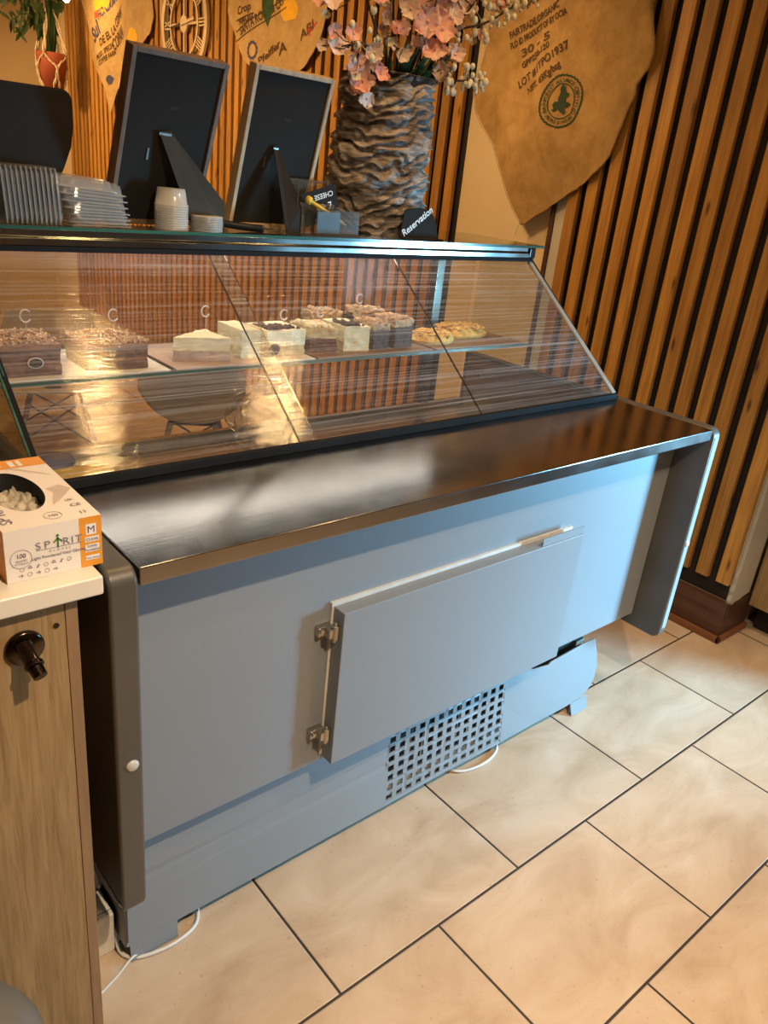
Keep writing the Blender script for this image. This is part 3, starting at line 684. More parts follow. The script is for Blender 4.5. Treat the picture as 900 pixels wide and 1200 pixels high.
# ------------------------------------------------------------------ things on the glass top
ZT = 1.4935
def lean_frame(x0, y, yaw, lean, w, h, depth, rim, mat, label):
    t = empty('photo_frame', (x0, y, ZT)); tag(t, label, 'photo frame')
    ex = Vector((math.cos(yaw), math.sin(yaw), 0)); nf = Vector((math.sin(yaw), -math.cos(yaw), 0)); up = Vector((0, 0, math.cos(lean))) + nf * math.sin(lean)
    nb = ex.cross(up).normalized()          # towards the viewer (back face of the frame)
    o = Vector((x0, y, ZT + .0008))
    def bx(a0, a1, b0, b1, d0, d1):
        c = o + ex * (a0 + a1) / 2 + up * (b0 + b1) / 2 + nb * (d0 + d1) / 2
        return (c, ex * (a1 - a0) / 2, up * (b1 - b0) / 2, nb * (d1 - d0) / 2)
    fm = MB()
    fm.obox(*bx(0, rim, 0, h, -depth, 0)).obox(*bx(w - rim, w, 0, h, -depth, 0)).obox(*bx(rim, w - rim, h - rim, h, -depth, 0)).obox(*bx(rim, w - rim, 0, rim, -depth, 0))
    fm.build('frame', mat, t, bev=.0015)
    bb = MB().obox(*bx(rim, w - rim, rim, h - rim, -.012, -.006)).build('backing_board', 'mdf', t)
    MB().obox(*bx(w * .47, w * .56, h * .70, h * .715, -.006, -.0055)).build('maker_mark', 'strut', bb)
    MB().obox(*bx(w * .30, w * .32, h * .40, h * .47, -.006, -.003)).build('clip', 'bracket', bb)
    return t, o, ex, up, nb
t1, o1, ex1, up1, nb1 = lean_frame(-.008, 1.13, .129, .34, .256, .40, .032, .012, 'framedark', 'large dark walnut photo frame seen from behind, propped by a wide grey strut')
t2, o2, ex2, up2, nb2 = lean_frame(.359, 1.192, .077, .27, .262, .412, .030, .012, 'framelight', 'pale oak photo frame seen from behind, next to the bark vase')
def strut(t, o, ex, up, nb, w, a, b, foot, wt_, wb, mat):
    top = o + ex * a + up * b + nb * .001
    fc = Vector(foot); side = ex
    vs = [top - side * wt_, top + side * wt_ + up * .0, fc + side * wb, fc + side * wb + Vector((0, 0, .06)), fc - side * wb]
    m = MB(); th = nb * .003
    vs = [top - side * wt_ * .6 + up * .008, top + side * wt_ * .6 + up * .012, top + side * wt_, fc + side * wb + Vector((0, 0, .070)), fc + side * wb, fc - side * wb]
    m.add(vs + [v + th for v in vs], [(0, 1, 2, 3, 4, 5), (11, 10, 9, 8, 7, 6)] + [(i, i + 6, (i + 1) % 6 + 6, (i + 1) % 6) for i in range(6)])
    m.build('strut', mat, t)
    MB().obox(top + nb * .004 + up * .004, side * wt_ * .6, up * .003, nb * .001).build('hinge_plate', 'bracket', t)
strut(t1, o1, ex1, up1, nb1, .256, .112, .222, (.236, 1.075, ZT + .0), .028, .046, 'strut')
strut(t2, o2, ex2, up2, nb2, .258, .105, .215, (.50, 1.080, ZT + .0), .014, .024, 'mdf')
# black rounded board at the far left
poly = [(-.62, 1.500), (-.62, 1.775), (-.085, 1.775), (-.072, 1.768), (-.066, 1.755), (-.066, 1.70), (-.074, 1.655), (-.092, 1.610), (-.118, 1.565), (-.15, 1.530), (-.21, 1.505), (-.26, 1.500)]
t = empty('counter_screen', (-.3, 1.2, ZT)); tag(t, 'black rounded back of a screen behind the clear lids at the left edge', 'screen')
MB().prism(poly, 'y', 1.16, 1.185).build('housing', 'mdf', t, bev=.006)
MB().box(-.40, -.30, 1.18, 1.22, ZT, 1.60).box(-.45, -.25, 1.14, 1.27, ZT, ZT + .01).build('stand', 'mdf', t, bev=.003)
# upright nested clear lids
def lid_upright():
    m = MB(); W, H, D = .118, .118, .009
    # a square dish standing on its rim: rim at x=0, base at x=D
    def ring(k, x): return [Vector((x, -W / 2 + k, k)), Vector((x, W / 2 - k, k)), Vector((x, W / 2 - k, H - k)), Vector((x, -W / 2 + k, H - k))]
    rs = [ring(0, 0), ring(.005, .0004), ring(.012, D), ring(.016, D + .002)]
    vs = [p for r_ in rs for p in r_]; fs = [(i * 4 + k, i * 4 + (k + 1) % 4, (i + 1) * 4 + (k + 1) % 4, (i + 1) * 4 + k) for i in range(3) for k in range(4)] + [(12, 13, 14, 15)]
    m.add(vs, fs)
    return m
rimm = MB().tube([(0, -.059, .0015), (0, .059, .0015), (0, .059, .117), (0, -.059, .117)], .0016, 6, closed=True)
xs0 = -.262
lid0 = None
for k in range(12):
    if lid0 is None:
        lid0 = empty('clear_lid', (0, 0, 0)); lid_upright().build('tray', 'plastic', lid0); rimm.build('rim', 'plastic', lid0); o = lid0
    else: o = copy_tree(lid0)
    o.location = (xs0 + k * .0103, 1.105, ZT); o.rotation_euler = (0, rad(-3), 0)
    tag(o, 'clear plastic lid in the upright nested row, left stack before the black screen', 'plastic lid', 'upright nested clear lids')
lidA = None
for k in range(5):
    o = copy_tree(lid0); o.location = (-.395 + k * .022, 1.115, ZT); o.scale = (1, 1, .95)
    tag(o, 'clear plastic lid in the loose group at the left picture edge', 'plastic lid', 'loose clear lids at the left edge')
# flat stack of clamshells
def shell_mb():
    W, D = .140, .115
    def ring(k, z, r=.012):
        out = []
        for cx, cy, a0 in ((W / 2 - k - r, D / 2 - k - r, 0), (-W / 2 + k + r, D / 2 - k - r, 90), (-W / 2 + k + r, -D / 2 + k + r, 180), (W / 2 - k - r, -D / 2 + k + r, 270)):
            for i in range(4): a = rad(a0 + i * 30); out.append(Vector((cx + r * math.cos(a), cy + r * math.sin(a), z)))
        return out
    rs = [ring(0, 0), ring(.006, .0015), ring(.010, .020), ring(.018, .024)]; n = 16
    vs = [p for r_ in rs for p in r_]; fs = [(i * n + k, i * n + (k + 1) % n, (i + 1) * n + (k + 1) % n, (i + 1) * n + k) for i in range(3) for k in range(n)] + [tuple(3 * n + k for k in range(n))]
    return MB().add(vs, fs), MB().tube(ring(0, 0), .0016, 6, closed=True)
a, b2 = shell_mb(); sh0 = empty('clamshell_box', (0, 0, 0)); a.build('tray', 'plastic', sh0); b2.build('rim', 'plastic', sh0)
for k in range(12):
    o = sh0 if k == 0 else copy_tree(sh0)
    o.location = (-.052 + .0010 * k * (-1 if k % 2 else 1) - .0022 * k, 1.10, ZT + .002 + .0072 * k); o.rotation_euler = (rad(random.uniform(-1, 1)), rad(1.0 * k / 3), rad(random.uniform(-4, 4)))
    tag(o, 'clear plastic container in the flat stack between the upright lids and walnut frame', 'plastic container', 'flat stack of clear containers')
# portion cups and lids
cup = MB().lathe([(.0415, 0), (.0415, .003), (.039, .003), (.0335, .038), (.032, .040), (.0, .040)], (0, 0, 0), 28, cap=False).build('portion_cup', 'cupplastic', None, True)
for k in range(11):
    o = cup if k == 0 else cup.copy()
    if k: COL.objects.link(o)
    o.location = (.132, 1.075, ZT + .0055 * k)
    tag(o, 'milky portion cup, upside down in the tall stack before the walnut frame', 'cup', 'stack of milky portion cups')
lidp = MB().lathe([(.0, .001), (.034, .001), (.036, .0), (.0405, 0), (.0405, .0028), (.036, .003), (.0, .0025)], (0, 0, 0), 28, cap=False).build('cup_lid', 'cupplastic', None, True)
for k in range(9):
    o = lidp if k == 0 else lidp.copy()
    if k: COL.objects.link(o)
    o.location = (.222, 1.062, ZT + .0042 * k)
    tag(o, 'clear portion cup lid in the low stack right of the cup stack', 'lid', 'low stack of cup lids')
# black handled knife
t = empty('cake_knife', (.37, 1.08, ZT)); tag(t, 'black handled knife lying on the glass top before the oak frame', 'knife')
MB().tube(rib([(.275, 1.10, ZT + .018), (.32, 1.095, ZT + .014), (.37, 1.09, ZT + .010), (.405, 1.085, ZT + .009)]), [.006] + [.010] * 17 + [.009], 10).build('handle', 'blackgloss', t, True)
MB().prism([(.405, 1.075), (.47, 1.073), (.50, 1.085), (.405, 1.095)], 'z', ZT + .008, ZT + .0095).build('blade', 'chrome', t)
# acrylic holder with tags and a pen
t = empty('acrylic_holder', (.62, 1.13, ZT)); tag(t, 'clear acrylic holder full of price tags, between oak frame and bark vase', 'holder')
h = MB().box(.512, .665, 1.150, 1.153, ZT, 1.632).box(.512, .515, 1.085, 1.150, ZT, 1.62).box(.512, .665, 1.085, 1.150, ZT, ZT + .003).box(.515, .665, 1.118, 1.121, ZT, 1.575).box(.662, .665, 1.085, 1.150, ZT, 1.57)
h.tube([(.512, 1.152, 1.632), (.665, 1.152, 1.632)], .004, 8); h.build('tray', 'film', t, bev=.001)
MB().box(.575, .728, 1.075, 1.078, ZT, 1.562).box(.575, .728, 1.078, 1.100, ZT, ZT + .003).build('front_pocket', 'film', t)
tags = [((.595, 1.135, 1.565), 14, 'E 4.5'), ((.610, 1.128, 1.560), 24, 'Allergen: 1.4')]
def price_tag(c, ang, lines, w, h_, y, label):
    tt = empty('price_tag', (c[0], y, c[1])); tag(tt, label, 'price tag', None)
    a = rad(ang); ex = Vector((math.cos(a), 0, math.sin(a))); ez = Vector((-math.sin(a), 0, math.cos(a))); C_ = Vector((c[0], y, c[1]))
    MB().obox(C_, ex * w / 2, Vector((0, .0008, 0)), ez * h_ / 2).build('card', 'mdf', tt)
    for i, (s_, sz, dx, dz) in enumerate(lines):    # upside-down handwriting
        text_mb(s_, sz, C_ - ex * dx - ez * dz + Vector((0, -.0014, 0)), -ex, -ez, 'LEFT', .01).build('handwriting', 'chalk', tt)
price_tag((.625, 1.570), 17, [('CHEESE', .020, -.050, -.030), ('£ 4.5', .028, -.040, -.002), ('Allergen: 1,4', .017, -.058, .030)], .125, .090, 1.132, 'black price tag with upside down white handwriting in the acrylic holder')
tt = box('blue_leaflet', 'bluecard', .585, .665, 1.085, 1.087, ZT + .004, 1.555); tag(tt, 'small blue leaflet in the front pocket of the acrylic holder', 'leaflet')
t = empty('marker_pen', (.60, 1.11, 1.55)); tag(t, 'yellow pen slanting out of the acrylic holder', 'pen')
MB().tube([(.565, 1.106, 1.583), (.675, 1.106, 1.535)], .0055, 10).build('barrel', 'penyellow', t, True)
MB().tube([(.675, 1.106, 1.535), (.705, 1.106, 1.520)], [.0055, .001], 10).build('tip', 'cream', t, True)
MB().lathe([(.011, -.006), (.011, .006)], (.565, 1.106, 1.583), 14, ax=(.9, 0, -.4)).build('cap', 'penyellow', t, True)
# reservation sign
t = empty('reservation_sign', (1.02, 1.12, ZT)); tag(t, 'black curved top card sign reading Reservation, in front of the bark vase', 'sign')
pl = [(.905, ZT)] + [(.905 + .003 * i, ZT + .02 * i) for i in range(1, 4)] + [(.918, 1.575), (.935, 1.583), (.955, 1.582), (.975, 1.586), (1.0, 1.584), (1.025, 1.577), (1.045, 1.560), (1.060, 1.53), (1.068, 1.505), (1.070, ZT)]
MB().prism(pl, 'y', 1.090, 1.094).build('card', 'mdf', t)
MB().box(.905, 1.070, 1.060, 1.0899, ZT, ZT + .003).build('foot', 'mdf', t)
a = rad(35); text_mb('Reservation', .0315, (.921, 1.088, ZT + .004), (math.cos(a), 0, math.sin(a)), (-math.sin(a), 0, math.cos(a)), 'LEFT', .016, .92).build('lettering', 'chalk', t)

# bark vase
VX, VY = .955, 1.27
def bark(a, b):
    th = 2 * PI * a; z = .455 * b
    r = .152 + .020 * math.exp(-((b - .42) / .22) ** 2) * (math.cos(th - PI) * .9 + .35) - .012 * b
    p = Vector((math.cos(th), math.sin(th), z * 3.2 + .07 * math.sin(th * 2)))
    n1 = noise.noise(Vector((p.x * 1.6, p.y * 1.6, p.z * 7.5)) + Vector((3, 1, 5))); n2 = noise.noise(Vector((p.x * 5, p.y * 5, p.z * 20)))
    ter = (p.z * 9 + 1.1 * noise.noise(Vector((p.x * 3, p.y * 3, p.z * 6))) + .35 * math.sin(th * 2 + 1) + .8 * noise.noise(Vector((p.x * 1.4, p.y * 1.4, p.z * 2)))) % 1.0
    r += .016 * n1 + .009 * n2 + .019 * (1 - ter) ** 1.5 - .009
    return Vector((VX + r * math.cos(th), VY + r * math.sin(th), ZT + z))
t = empty('bark_vase', (VX, VY, ZT)); tag(t, 'tall cylindrical grey bark textured vase standing on the glass top', 'vase')
m = MB().grid(bark, 240, 200)
m.build('vessel', 'bark', t, True)
MB().lathe([(.125, .0), (.125, .40), (.138, .455), (.150, .452)], (VX, VY, ZT), 40).build('liner', 'stem', t, True)
MB().lathe([(.035, 0), (.03, .04), (.012, .062), (.0, .065)], (VX - .125, VY - .02, ZT + .425), 10).build('bark_spur', 'bark', t, True)
# ---- blossom branches
def petal_flower(mb, c, n, r, cup_=.35):
    n = Vector(n).normalized(); u, w = tri_frame(n); a0 = random.uniform(0, 6)
    for k in range(5):
        a = a0 + k * 2 * PI / 5 + random.uniform(-.12, .12); d = u * math.cos(a) + w * math.sin(a); s_ = n.cross(d); R = r * random.uniform(.85, 1.15)
        def fn(p, q):
            ww = math.sin(PI * min(1, q * .80 + .12)) * .50 * R * (1 - .22 * max(0, q - .8) * 5 * 0) * (1 + .12 * math.sin(9 * q + k)); tt = (p - .5) * 2
            h = cup_ * R * (q ** 1.3) + .22 * R * tt * tt * q + .13 * R * math.sin(5 * tt + k * 2 + a0) * q * q - .35 * R * max(0, q - .6) ** 1.2
            ww_ = 1 - .16 * max(0, q - .7) / .3 * (1 - abs(tt)); q = q * ww_
            return c + d * (q * R) + s_ * (tt * ww) + n * h
        mb.grid(fn, 7, 6)
    mb.ball(c + n * (.10 * r), .12 * r, 7, 5); return mb
rnd = random.Random(3)
def branch(pts, flowers, mat, label, buds=0, fr=.034, group='flower branches in the bark vase'):
    base = Vector(pts[0]); t = empty('blossom_branch', base); tag(t, label, 'flower branch', group)
    P = rib(pts); MB().tube(P, [.0048 * (1 - .6 * i / len(P)) for i in range(len(P))], 7).build('stem', 'stem', t, True)
    flowers = [f_ for (x, y, z, s_) in flowers for f_ in ([(x, y, z, s_ * .86), (x + rnd.uniform(-.035, .035), y + rnd.uniform(.01, .05), z + rnd.uniform(-.03, .035), s_ * .7), (x + rnd.uniform(-.045, .045), y + rnd.uniform(.0, .05), z + rnd.uniform(-.045, .045), s_ * .42)])]
    for (x, y, z, s_) in flowers:
        m = MB(); c = Vector((x, y, z)); n = Vector((-.45 + rnd.uniform(-.5, .5), -1, rnd.uniform(-.25, .55)))
        petal_flower(m, c, n, fr * s_, rnd.uniform(.15, .6)); m.build('blossom', 'petal3' if s_ < .5 else (mat if rnd.random() < .6 else ('petal2' if mat == 'petal1' else 'petal1')), t, True)
        near = min(P, key=lambda q: (q - c).length); MB().tube([near, (near + c) / 2 + Vector((0, 0, -.008)), c], .0014, 5).build('twig', 'stem', t, True)
    if buds:
        m = MB(); 
        for _ in range(buds):
            q = P[rnd.randrange(len(P) // 2, len(P))] + Vector((rnd.uniform(-.045, .045), rnd.uniform(-.03, .03), rnd.uniform(-.04, .04)))
            m.ball(q, .0085 * rnd.uniform(.6, 1.3), 8, 5, (1, 1, 1.2))
            k = min(P, key=lambda s2: (s2 - q).length); m.tube([k, q], .0009, 4)
        m.build('buds', 'petal3', t, True)
    return t
V0 = (VX, VY, ZT + .38)
def fl(x, z, s_=1.0, dy=0): return (x, 1.16 + dy, z, s_)
branch([(VX - .04, VY, ZT + .38), (.87, 1.22, 2.0), (.78, 1.18, 2.1), (.70, 1.15, 2.20), (.62, 1.14, 2.28)], [fl(.635, 2.09, 1.0), fl(.655, 2.16, 1.1), fl(.61, 2.17), fl(.70, 2.15, .9), fl(.74, 2.20, 1.1), fl(.66, 2.25), fl(.72, 2.27)], 'petal2', 'pale pink blossom branch reaching furthest left over the oak frame', 14)
branch([(VX - .06, VY, ZT + .38), (.84, 1.21, 1.98), (.76, 1.16, 2.0), (.70, 1.13, 1.99)], [fl(.685, 1.985, .95), fl(.735, 1.955, 1.05), fl(.765, 1.91, 1.15), fl(.80, 1.985, 1.0), fl(.72, 2.02, .9), fl(.655, 1.975, .75), fl(.83, 1.935, .9), fl(.785, 1.865, .95)], 'petal1', 'coral blossom branch drooping low on the left of the vase', 8)
branch([(VX - .02, VY, ZT + .38), (.91, 1.22, 2.05), (.86, 1.18, 2.2), (.84, 1.16, 2.36)], [fl(.80, 2.13, 1.0), fl(.86, 2.17, 1.1), fl(.82, 2.23), fl(.90, 2.22, .9), fl(.79, 2.29), fl(.87, 2.30, 1.1)], 'petal2', 'tall pale pink branch rising left of the centre', 12)
branch([(VX + .01, VY - .03, ZT + .38), (.97, 1.17, 2.0), (.985, 1.13, 2.12), (.99, 1.12, 2.34)], [fl(.945, 2.085, 1.45, -.05), fl(1.005, 2.075, 1.5, -.05), fl(.985, 2.02, 1.3, -.05), fl(.90, 2.065, .9), fl(.93, 2.15, 1.1), fl(1.01, 2.17, 1.1), fl(.95, 2.25), fl(1.02, 2.26), fl(.91, 1.995, .8)], 'petal1', 'branch with the largest coral blossoms at the front centre', 6)
branch([(VX + .04, VY, ZT + .38), (1.05, 1.2, 2.02), (1.12, 1.16, 2.12), (1.20, 1.12, 2.24)], [fl(1.10, 2.13, 1.1), fl(1.145, 2.16, 1.0), fl(1.17, 2.21, 1.0), fl(1.08, 2.19, 1.1), fl(1.11, 2.25), fl(1.20, 2.24, .9), fl(1.12, 2.03, 1.1)], 'petal1', 'coral branch leaning up to the right above the leaves', 18)
branch([(VX + .06, VY, ZT + .38), (1.07, 1.18, 1.96), (1.13, 1.15, 1.96), (1.20, 1.12, 1.97)], [fl(1.07, 1.975, 1.0), fl(1.115, 2.03, .9), fl(1.06, 2.03, .7)], 'petal2', 'low right sprig with one pale blossom and many white buds', 46)
branch([(VX + .05, VY + .02, ZT + .38), (1.10, 1.2, 2.07), (1.24, 1.15, 2.14), (1.38, 1.12, 2.24)], [fl(1.22, 2.10, .6), fl(1.30, 2.21, .8)], 'petal3', 'thin sprig of white buds reaching furthest right toward the sack', 54)
branch([(VX + .03, VY + .03, ZT + .38), (1.03, 1.24, 2.1), (1.06, 1.22, 2.22), (1.05, 1.2, 2.38)], [fl(1.04, 2.14, .9, .05), fl(1.0, 2.30, 1., .05), fl(1.08, 2.31, 1., .05)], 'petal2', 'tall pink branch rising right of the centre', 14)
branch([(VX, VY + .03, ZT + .38), (.95, 1.25, 2.1), (.94, 1.24, 2.24), (.92, 1.22, 2.40)], [fl(.88, 2.09, .8, .06), fl(.97, 2.20, .9, .06), (.93, 1.20, 2.32, 1.)], 'petal2', 'thin straight branch hidden behind the large coral blossoms', 10)
def leafmb(mb, base, tip, w, droop=.02):
    base, tip = Vector(base), Vector(tip); d = tip - base; s_ = d.cross(Vector((.3, -1, .2))).normalized()
    return mb.grid(lambda p, q: base + d * q + s_ * ((p - .5) * 2 * w * math.sin(PI * (q * .9 + .08))) + Vector((0, -.3, 1)) * (abs(p - .5) * .25 * w - droop * q * q), 4, 8)
t = empty('leaf_bunch', (VX, VY, ZT + .36)); tag(t, 'bunch of green pointed leaves and grassy stems rising from the vase mouth', 'leaves')
m = MB()
for (x, z, w_) in [(.90, 2.03, .022), (.94, 2.02, .024), (1.0, 2.03, .016), (1.06, 2.06, .016), (.86, 1.99, .016), (1.03, 1.99, .018), (.97, 2.07, .012), (1.08, 2.00, .012), (.82, 1.98, .010), (1.10, 2.05, .010), (.92, 2.08, .010)]:
    leafmb(m, (VX + (x - VX) * .45, 1.23, ZT + .40), (x, 1.15, z), w_)
m.build('leaves', 'leaf', t, True)
m = MB()
for i in range(34):
    a = rnd.uniform(-1, 1); z = rnd.uniform(1.96, 2.05); m.tube(rib([(VX + a * .08, 1.25, ZT + .39), (VX + a * .11, 1.2, 1.94), (VX + a * .17, 1.16, z)]), [.0022] * 12 + [.0008], 5)
m.build('grass_stems', 'leaf2', t, True)

# ------------------------------------------------------------------ sacks on the slats
def interp(pl, z):
    pl = sorted(pl, key=lambda p: p[1])
    if z <= pl[0][1]: return pl[0][0]
    for (a, b) in zip(pl, pl[1:]):
        if a[1] <= z <= b[1]: return a[0] + (b[0] - a[0]) * (z - a[1]) / max(1e-6, b[1] - a[1])
    return pl[-1][0]
def sack(name, left, right, zbot, ztop, xb, mat, label, folds, nu=70, nv=110):
    t = empty(name, (xb, interp(left, zbot), zbot)); tag(t, label, 'coffee sack')
    def surf(y, z): return xb - .012 - folds(y, z)
    def fn(a, b):
        z = zbot + (ztop - zbot) * b; yl = interp(left, z); yr = interp(right, z); y = yl + (yr - yl) * a
        e = .0035 * noise.noise(Vector((y * 40, z * 40, 1)))
        return Vector((surf(y, z), y + e, z + e))
    MB().grid(fn, nu, nv).build('cloth', mat, t, True, solid=.003)
    return t, surf
def f1(y, z):
    return .012 + .012 * math.sin(9 * (y * .8 + z * .5)) + .020 * noise.noise(Vector((y * 5, z * 3.5, 0))) + .030 * max(0, noise.noise(Vector(((y - z * .6) * 9, (z + y) * 2.0, 4))))
Lr = [(1.71, 1.518), (1.771, 1.579), (1.848, 1.685), (1.964, 1.844), (2.06, 1.93), (2.100, 1.986), (2.125, 2.06), (2.122, 2.137), (2.10, 2.22), (2.088, 2.303), (2.074, 2.436), (2.04, 2.60)]
Rr = [(1.70, 1.518), (1.571, 1.598), (1.44, 1.691), (1.392, 1.722), (1.335, 1.775), (1.30, 1.82), (1.275, 1.874), (1.265, 1.93), (1.247, 2.0), (1.225, 2.06), (1.231, 2.091), (1.19, 2.15), (1.172, 2.20), (1.176, 2.242), (1.22, 2.38), (1.30, 2.60)]
sk, sf = sack('hanging_sack', Lr, Rr, 1.518, 2.60, 2.216, 'burlap', 'large brown burlap coffee sack with green frog seal hanging by the slats', f1)
def wtext(t, surf, s_, p0, p1, h, mat='ink', bold=.03, name='print'):
    (y0, z0), (y1, z1) = p0, p1; d = Vector((0, y1 - y0, z1 - z0)); L_ = d.length; r = d / L_; up = Vector((0, -r.z if r.y > 0 else r.z * 1.0, 0)); up = Vector((0, 0, 0))
    up = Vector((0, r.z, -r.y)) if r.y < 0 else Vector((0, -r.z, r.y))
    mb = text_mb(s_, 1, (0, 0, 0), (1, 0, 0), (0, 1, 0), 'LEFT', bold); xs = [p.x for p in mb.v]; wd = max(xs) - min(xs)
    def wp(p):
        q = Vector((0, y0, z0)) + r * ((p.x - min(xs)) * L_ / wd) + up * (p.y * h / .72); return Vector((surf(q.y, q.z) - .0042, q.y, q.z))
    mb.v = [wp(p) for p in mb.v]; return mb.build(name, mat, t)
wtext(sk, sf, 'CAJAMARCA', (1.916, 2.388), (1.72, 2.443), .030)
wtext(sk, sf, 'FAIRTRADE.ORGANIC', (1.942, 2.279), (1.675, 2.385), .028)
wtext(sk, sf, 'FLO ID PRODUCT OF BY OCIA', (1.932, 2.238), (1.633, 2.358), .026)
wtext(sk, sf, '30 - 5', (1.862, 2.205), (1.70, 2.272), .032)
wtext(sk, sf, 'GPP250-120', (1.850, 2.160), (1.690, 2.238), .026)
wtext(sk, sf, 'LOT #1TPO1937', (1.846, 2.080), (1.590, 2.235), .034)
wtext(sk, sf, 'NET. 69Kg/bag', (1.775, 2.055), (1.605, 2.163), .030)
# round seal
sc_ = Vector((0, 1.578, 2.030))
def seal_pt(r, a): q = sc_ + Vector((0, -math.cos(a) * r, math.sin(a) * r * .98)); return Vector((sf(q.y, q.z) - .0045, q.y, q.z))
m = MB()
for r_, w_ in ((.1, .0035), (.068, .002)):
    n = 72; vs = []
    for k in range(n):
        a = 2 * PI * k / n; rr = r_ + (.003 * (k % 2) if r_ > .09 else 0); vs += [seal_pt(rr - w_, a), seal_pt(rr + w_, a)]
    m.add(vs, [(2 * k, 2 * k + 1, (2 * k + 3) % (2 * n), (2 * k + 2) % (2 * n)) for k in range(n)])
m.build('seal_ring', 'sealink', sk)
def arc_text(s_, r, a0, a1, h, inward=False):
    m = MB()
    for i, ch in enumerate(s_):
        if ch == ' ': continue
        a = a0 + (a1 - a0) * (i + .5) / len(s_); g = text_mb(ch, 1, (0, 0, 0), (1, 0, 0), (0, 1, 0), 'CENTER', .01)
        for p in g.v:
            pass
        pts = []
        for p in g.v:
            if not inward: rr = r + p.y * h; aa = a - p.x * h / r
            else: rr = r - p.y * h; aa = a + p.x * h / r
            pts.append(seal_pt(rr, aa))
        m.add(pts, g.f)
    return m
arc_text('RAINFOREST ALLIANCE CERTIFIED', .075, rad(215), rad(-35), .021).build('seal_text', 'sealink', sk)
arc_text('PEOPLE & NATURE', .090, rad(225), rad(318), .020, True).build('seal_text', 'sealink', sk)
frog = [(-.006, .058), (.006, .062), (.016, .054), (.020, .040), (.032, .030), (.036, .034), (.040, .024), (.030, .020), (.022, .024), (.020, .008), (.028, -.010), (.040, -.004), (.050, -.010), (.036, -.020), (.018, -.024), (.012, -.034), (.026, -.040), (.020, -.050), (.000, -.042), (-.014, -.030), (-.030, -.042), (-.044, -.036), (-.034, -.028), (-.044, -.014), (-.034, -.002), (-.018, -.004), (-.020, .014), (-.012, .030), (-.012, .046)]
m = MB(); n = len(frog)
cvs = [Vector((sf(sc_.y, sc_.z) - .0046, sc_.y + .0, sc_.z + .0))]
for p in frog: q = sc_ + Vector((0, -p[0], p[1])); cvs.append(Vector((sf(q.y, q.z) - .0046, q.y, q.z)))
m.add(cvs, [(0, 1 + i, 1 + (i + 1) % n) for i in range(n)]); m.build('frog_emblem', 'sealink', sk)
MB().tube(rib([(2.19, 1.712, 1.520), (2.188, 1.722, 1.495), (2.192, 1.730, 1.46)]), .002, 5).build('loose_thread', 'rope', sk)
MB().tube([Vector((sf(interp(Lr, z) - .006, z) - .002 - (.002 if i % 2 else 0), interp(Lr, z) - .008, z)) for i, z in enumerate([1.53 + .014 * k for k in range(70)])], .0022, 5).build('stitching', 'rope', sk)
def f2(y, z): return .012 + .012 * math.sin(y * 7 + z * 4) + .02 * noise.noise(Vector((y * 3, z * 4, 2)))
L2 = [(3.95, 2.175), (4.10, 2.195), (4.208, 2.235), (4.275, 2.301), (4.33, 2.36), (4.38, 2.42), (4.44, 2.48), (4.472, 2.54), (4.47, 2.62), (4.40, 2.70)]
R2 = [(3.62, 2.165), (3.54, 2.19), (3.44, 2.27), (3.37, 2.35), (3.34, 2.45), (3.35, 2.56), (3.38, 2.70)]
sk2, sf2 = sack('hanging_sack', L2, R2, 2.170, 2.70, 2.216, 'burlap2', 'pale coffee sack printed SANTA ROSA hanging behind the oak frame and blossoms', f2)
wtext(sk2, sf2, 'SANTA ROSA & CO', (4.27, 2.385), (3.80, 2.530), .050)
wtext(sk2, sf2, 'Crop', (4.31, 2.500), (4.13, 2.520), .045)
wtext(sk2, sf2, 'PRIMA REA', (4.29, 2.445), (4.10, 2.470), .035)
wtext(sk2, sf2, 'Pfeiffer', (4.05, 2.215), (3.82, 2.315), .045)
wtext(sk2, sf2, 'A', (3.83, 2.262), (3.74, 2.292), .060)
wtext(sk2, sf2, 'ABI', (3.60, 2.33), (3.46, 2.39), .055)
for (p0, p1) in (((4.33, 2.41), (3.80, 2.56)), ((4.33, 2.355), (3.78, 2.515)), ((4.33, 2.47), (4.10, 2.50))):
    m = MB(); pts = [Vector((0, p0[0] + (p1[0] - p0[0]) * k / 20, p0[1] + (p1[1] - p0[1]) * k / 20)) for k in range(21)]
    m.tube([Vector((sf2(q.y, q.z) - .004, q.y, q.z)) for q in pts], .003, 5).build('printed_line', 'ink', sk2)
def blot(t, surf, yc, zc, ry, rz, mat):
    vs = [Vector((surf(yc, zc) - .004, yc, zc))]; n = 20
    for k in range(n):
        a = 2 * PI * k / n; r_ = 1 + .3 * noise.noise(Vector((math.cos(a) * 2, math.sin(a) * 2, yc))); y = yc + ry * r_ * math.cos(a); z = zc + rz * r_ * math.sin(a); vs.append(Vector((surf(y, z) - .004, y, z)))
    return MB().add(vs, [(0, 1 + k, 1 + (k + 1) % n) for k in range(n)]).build('print_patch', mat, t)
blot(sk2, sf2, 3.74, 2.50, .10, .06, 'yellowink'); wtext(sk2, sf2, 'KL', (3.50, 2.35), (3.43, 2.42), .05, 'redink')
pa = [(4.02, 2.60), (3.90, 2.60), (3.92, 2.50), (3.97, 2.42), (4.02, 2.50)]
MB().add([Vector((sf2(y, z) - .005, y, z)) for y, z in pa], [(0, 1, 2, 3, 4)]).build('leaf_print', 'leaf', sk2)
n = 24; vs = []
for k in range(n):
    a = 2 * PI * k / n
    for r_ in (.036, .05 + .008 * (k % 2)): y = 4.13 + r_ * math.cos(a); z = 2.30 + r_ * math.sin(a); vs.append(Vector((sf2(y, z) - .004, y, z)))
MB().add(vs, [(2 * k, 2 * k + 1, (2 * k + 3) % (2 * n), (2 * k + 2) % (2 * n)) for k in range(n)]).build('round_print', 'navy', sk2)
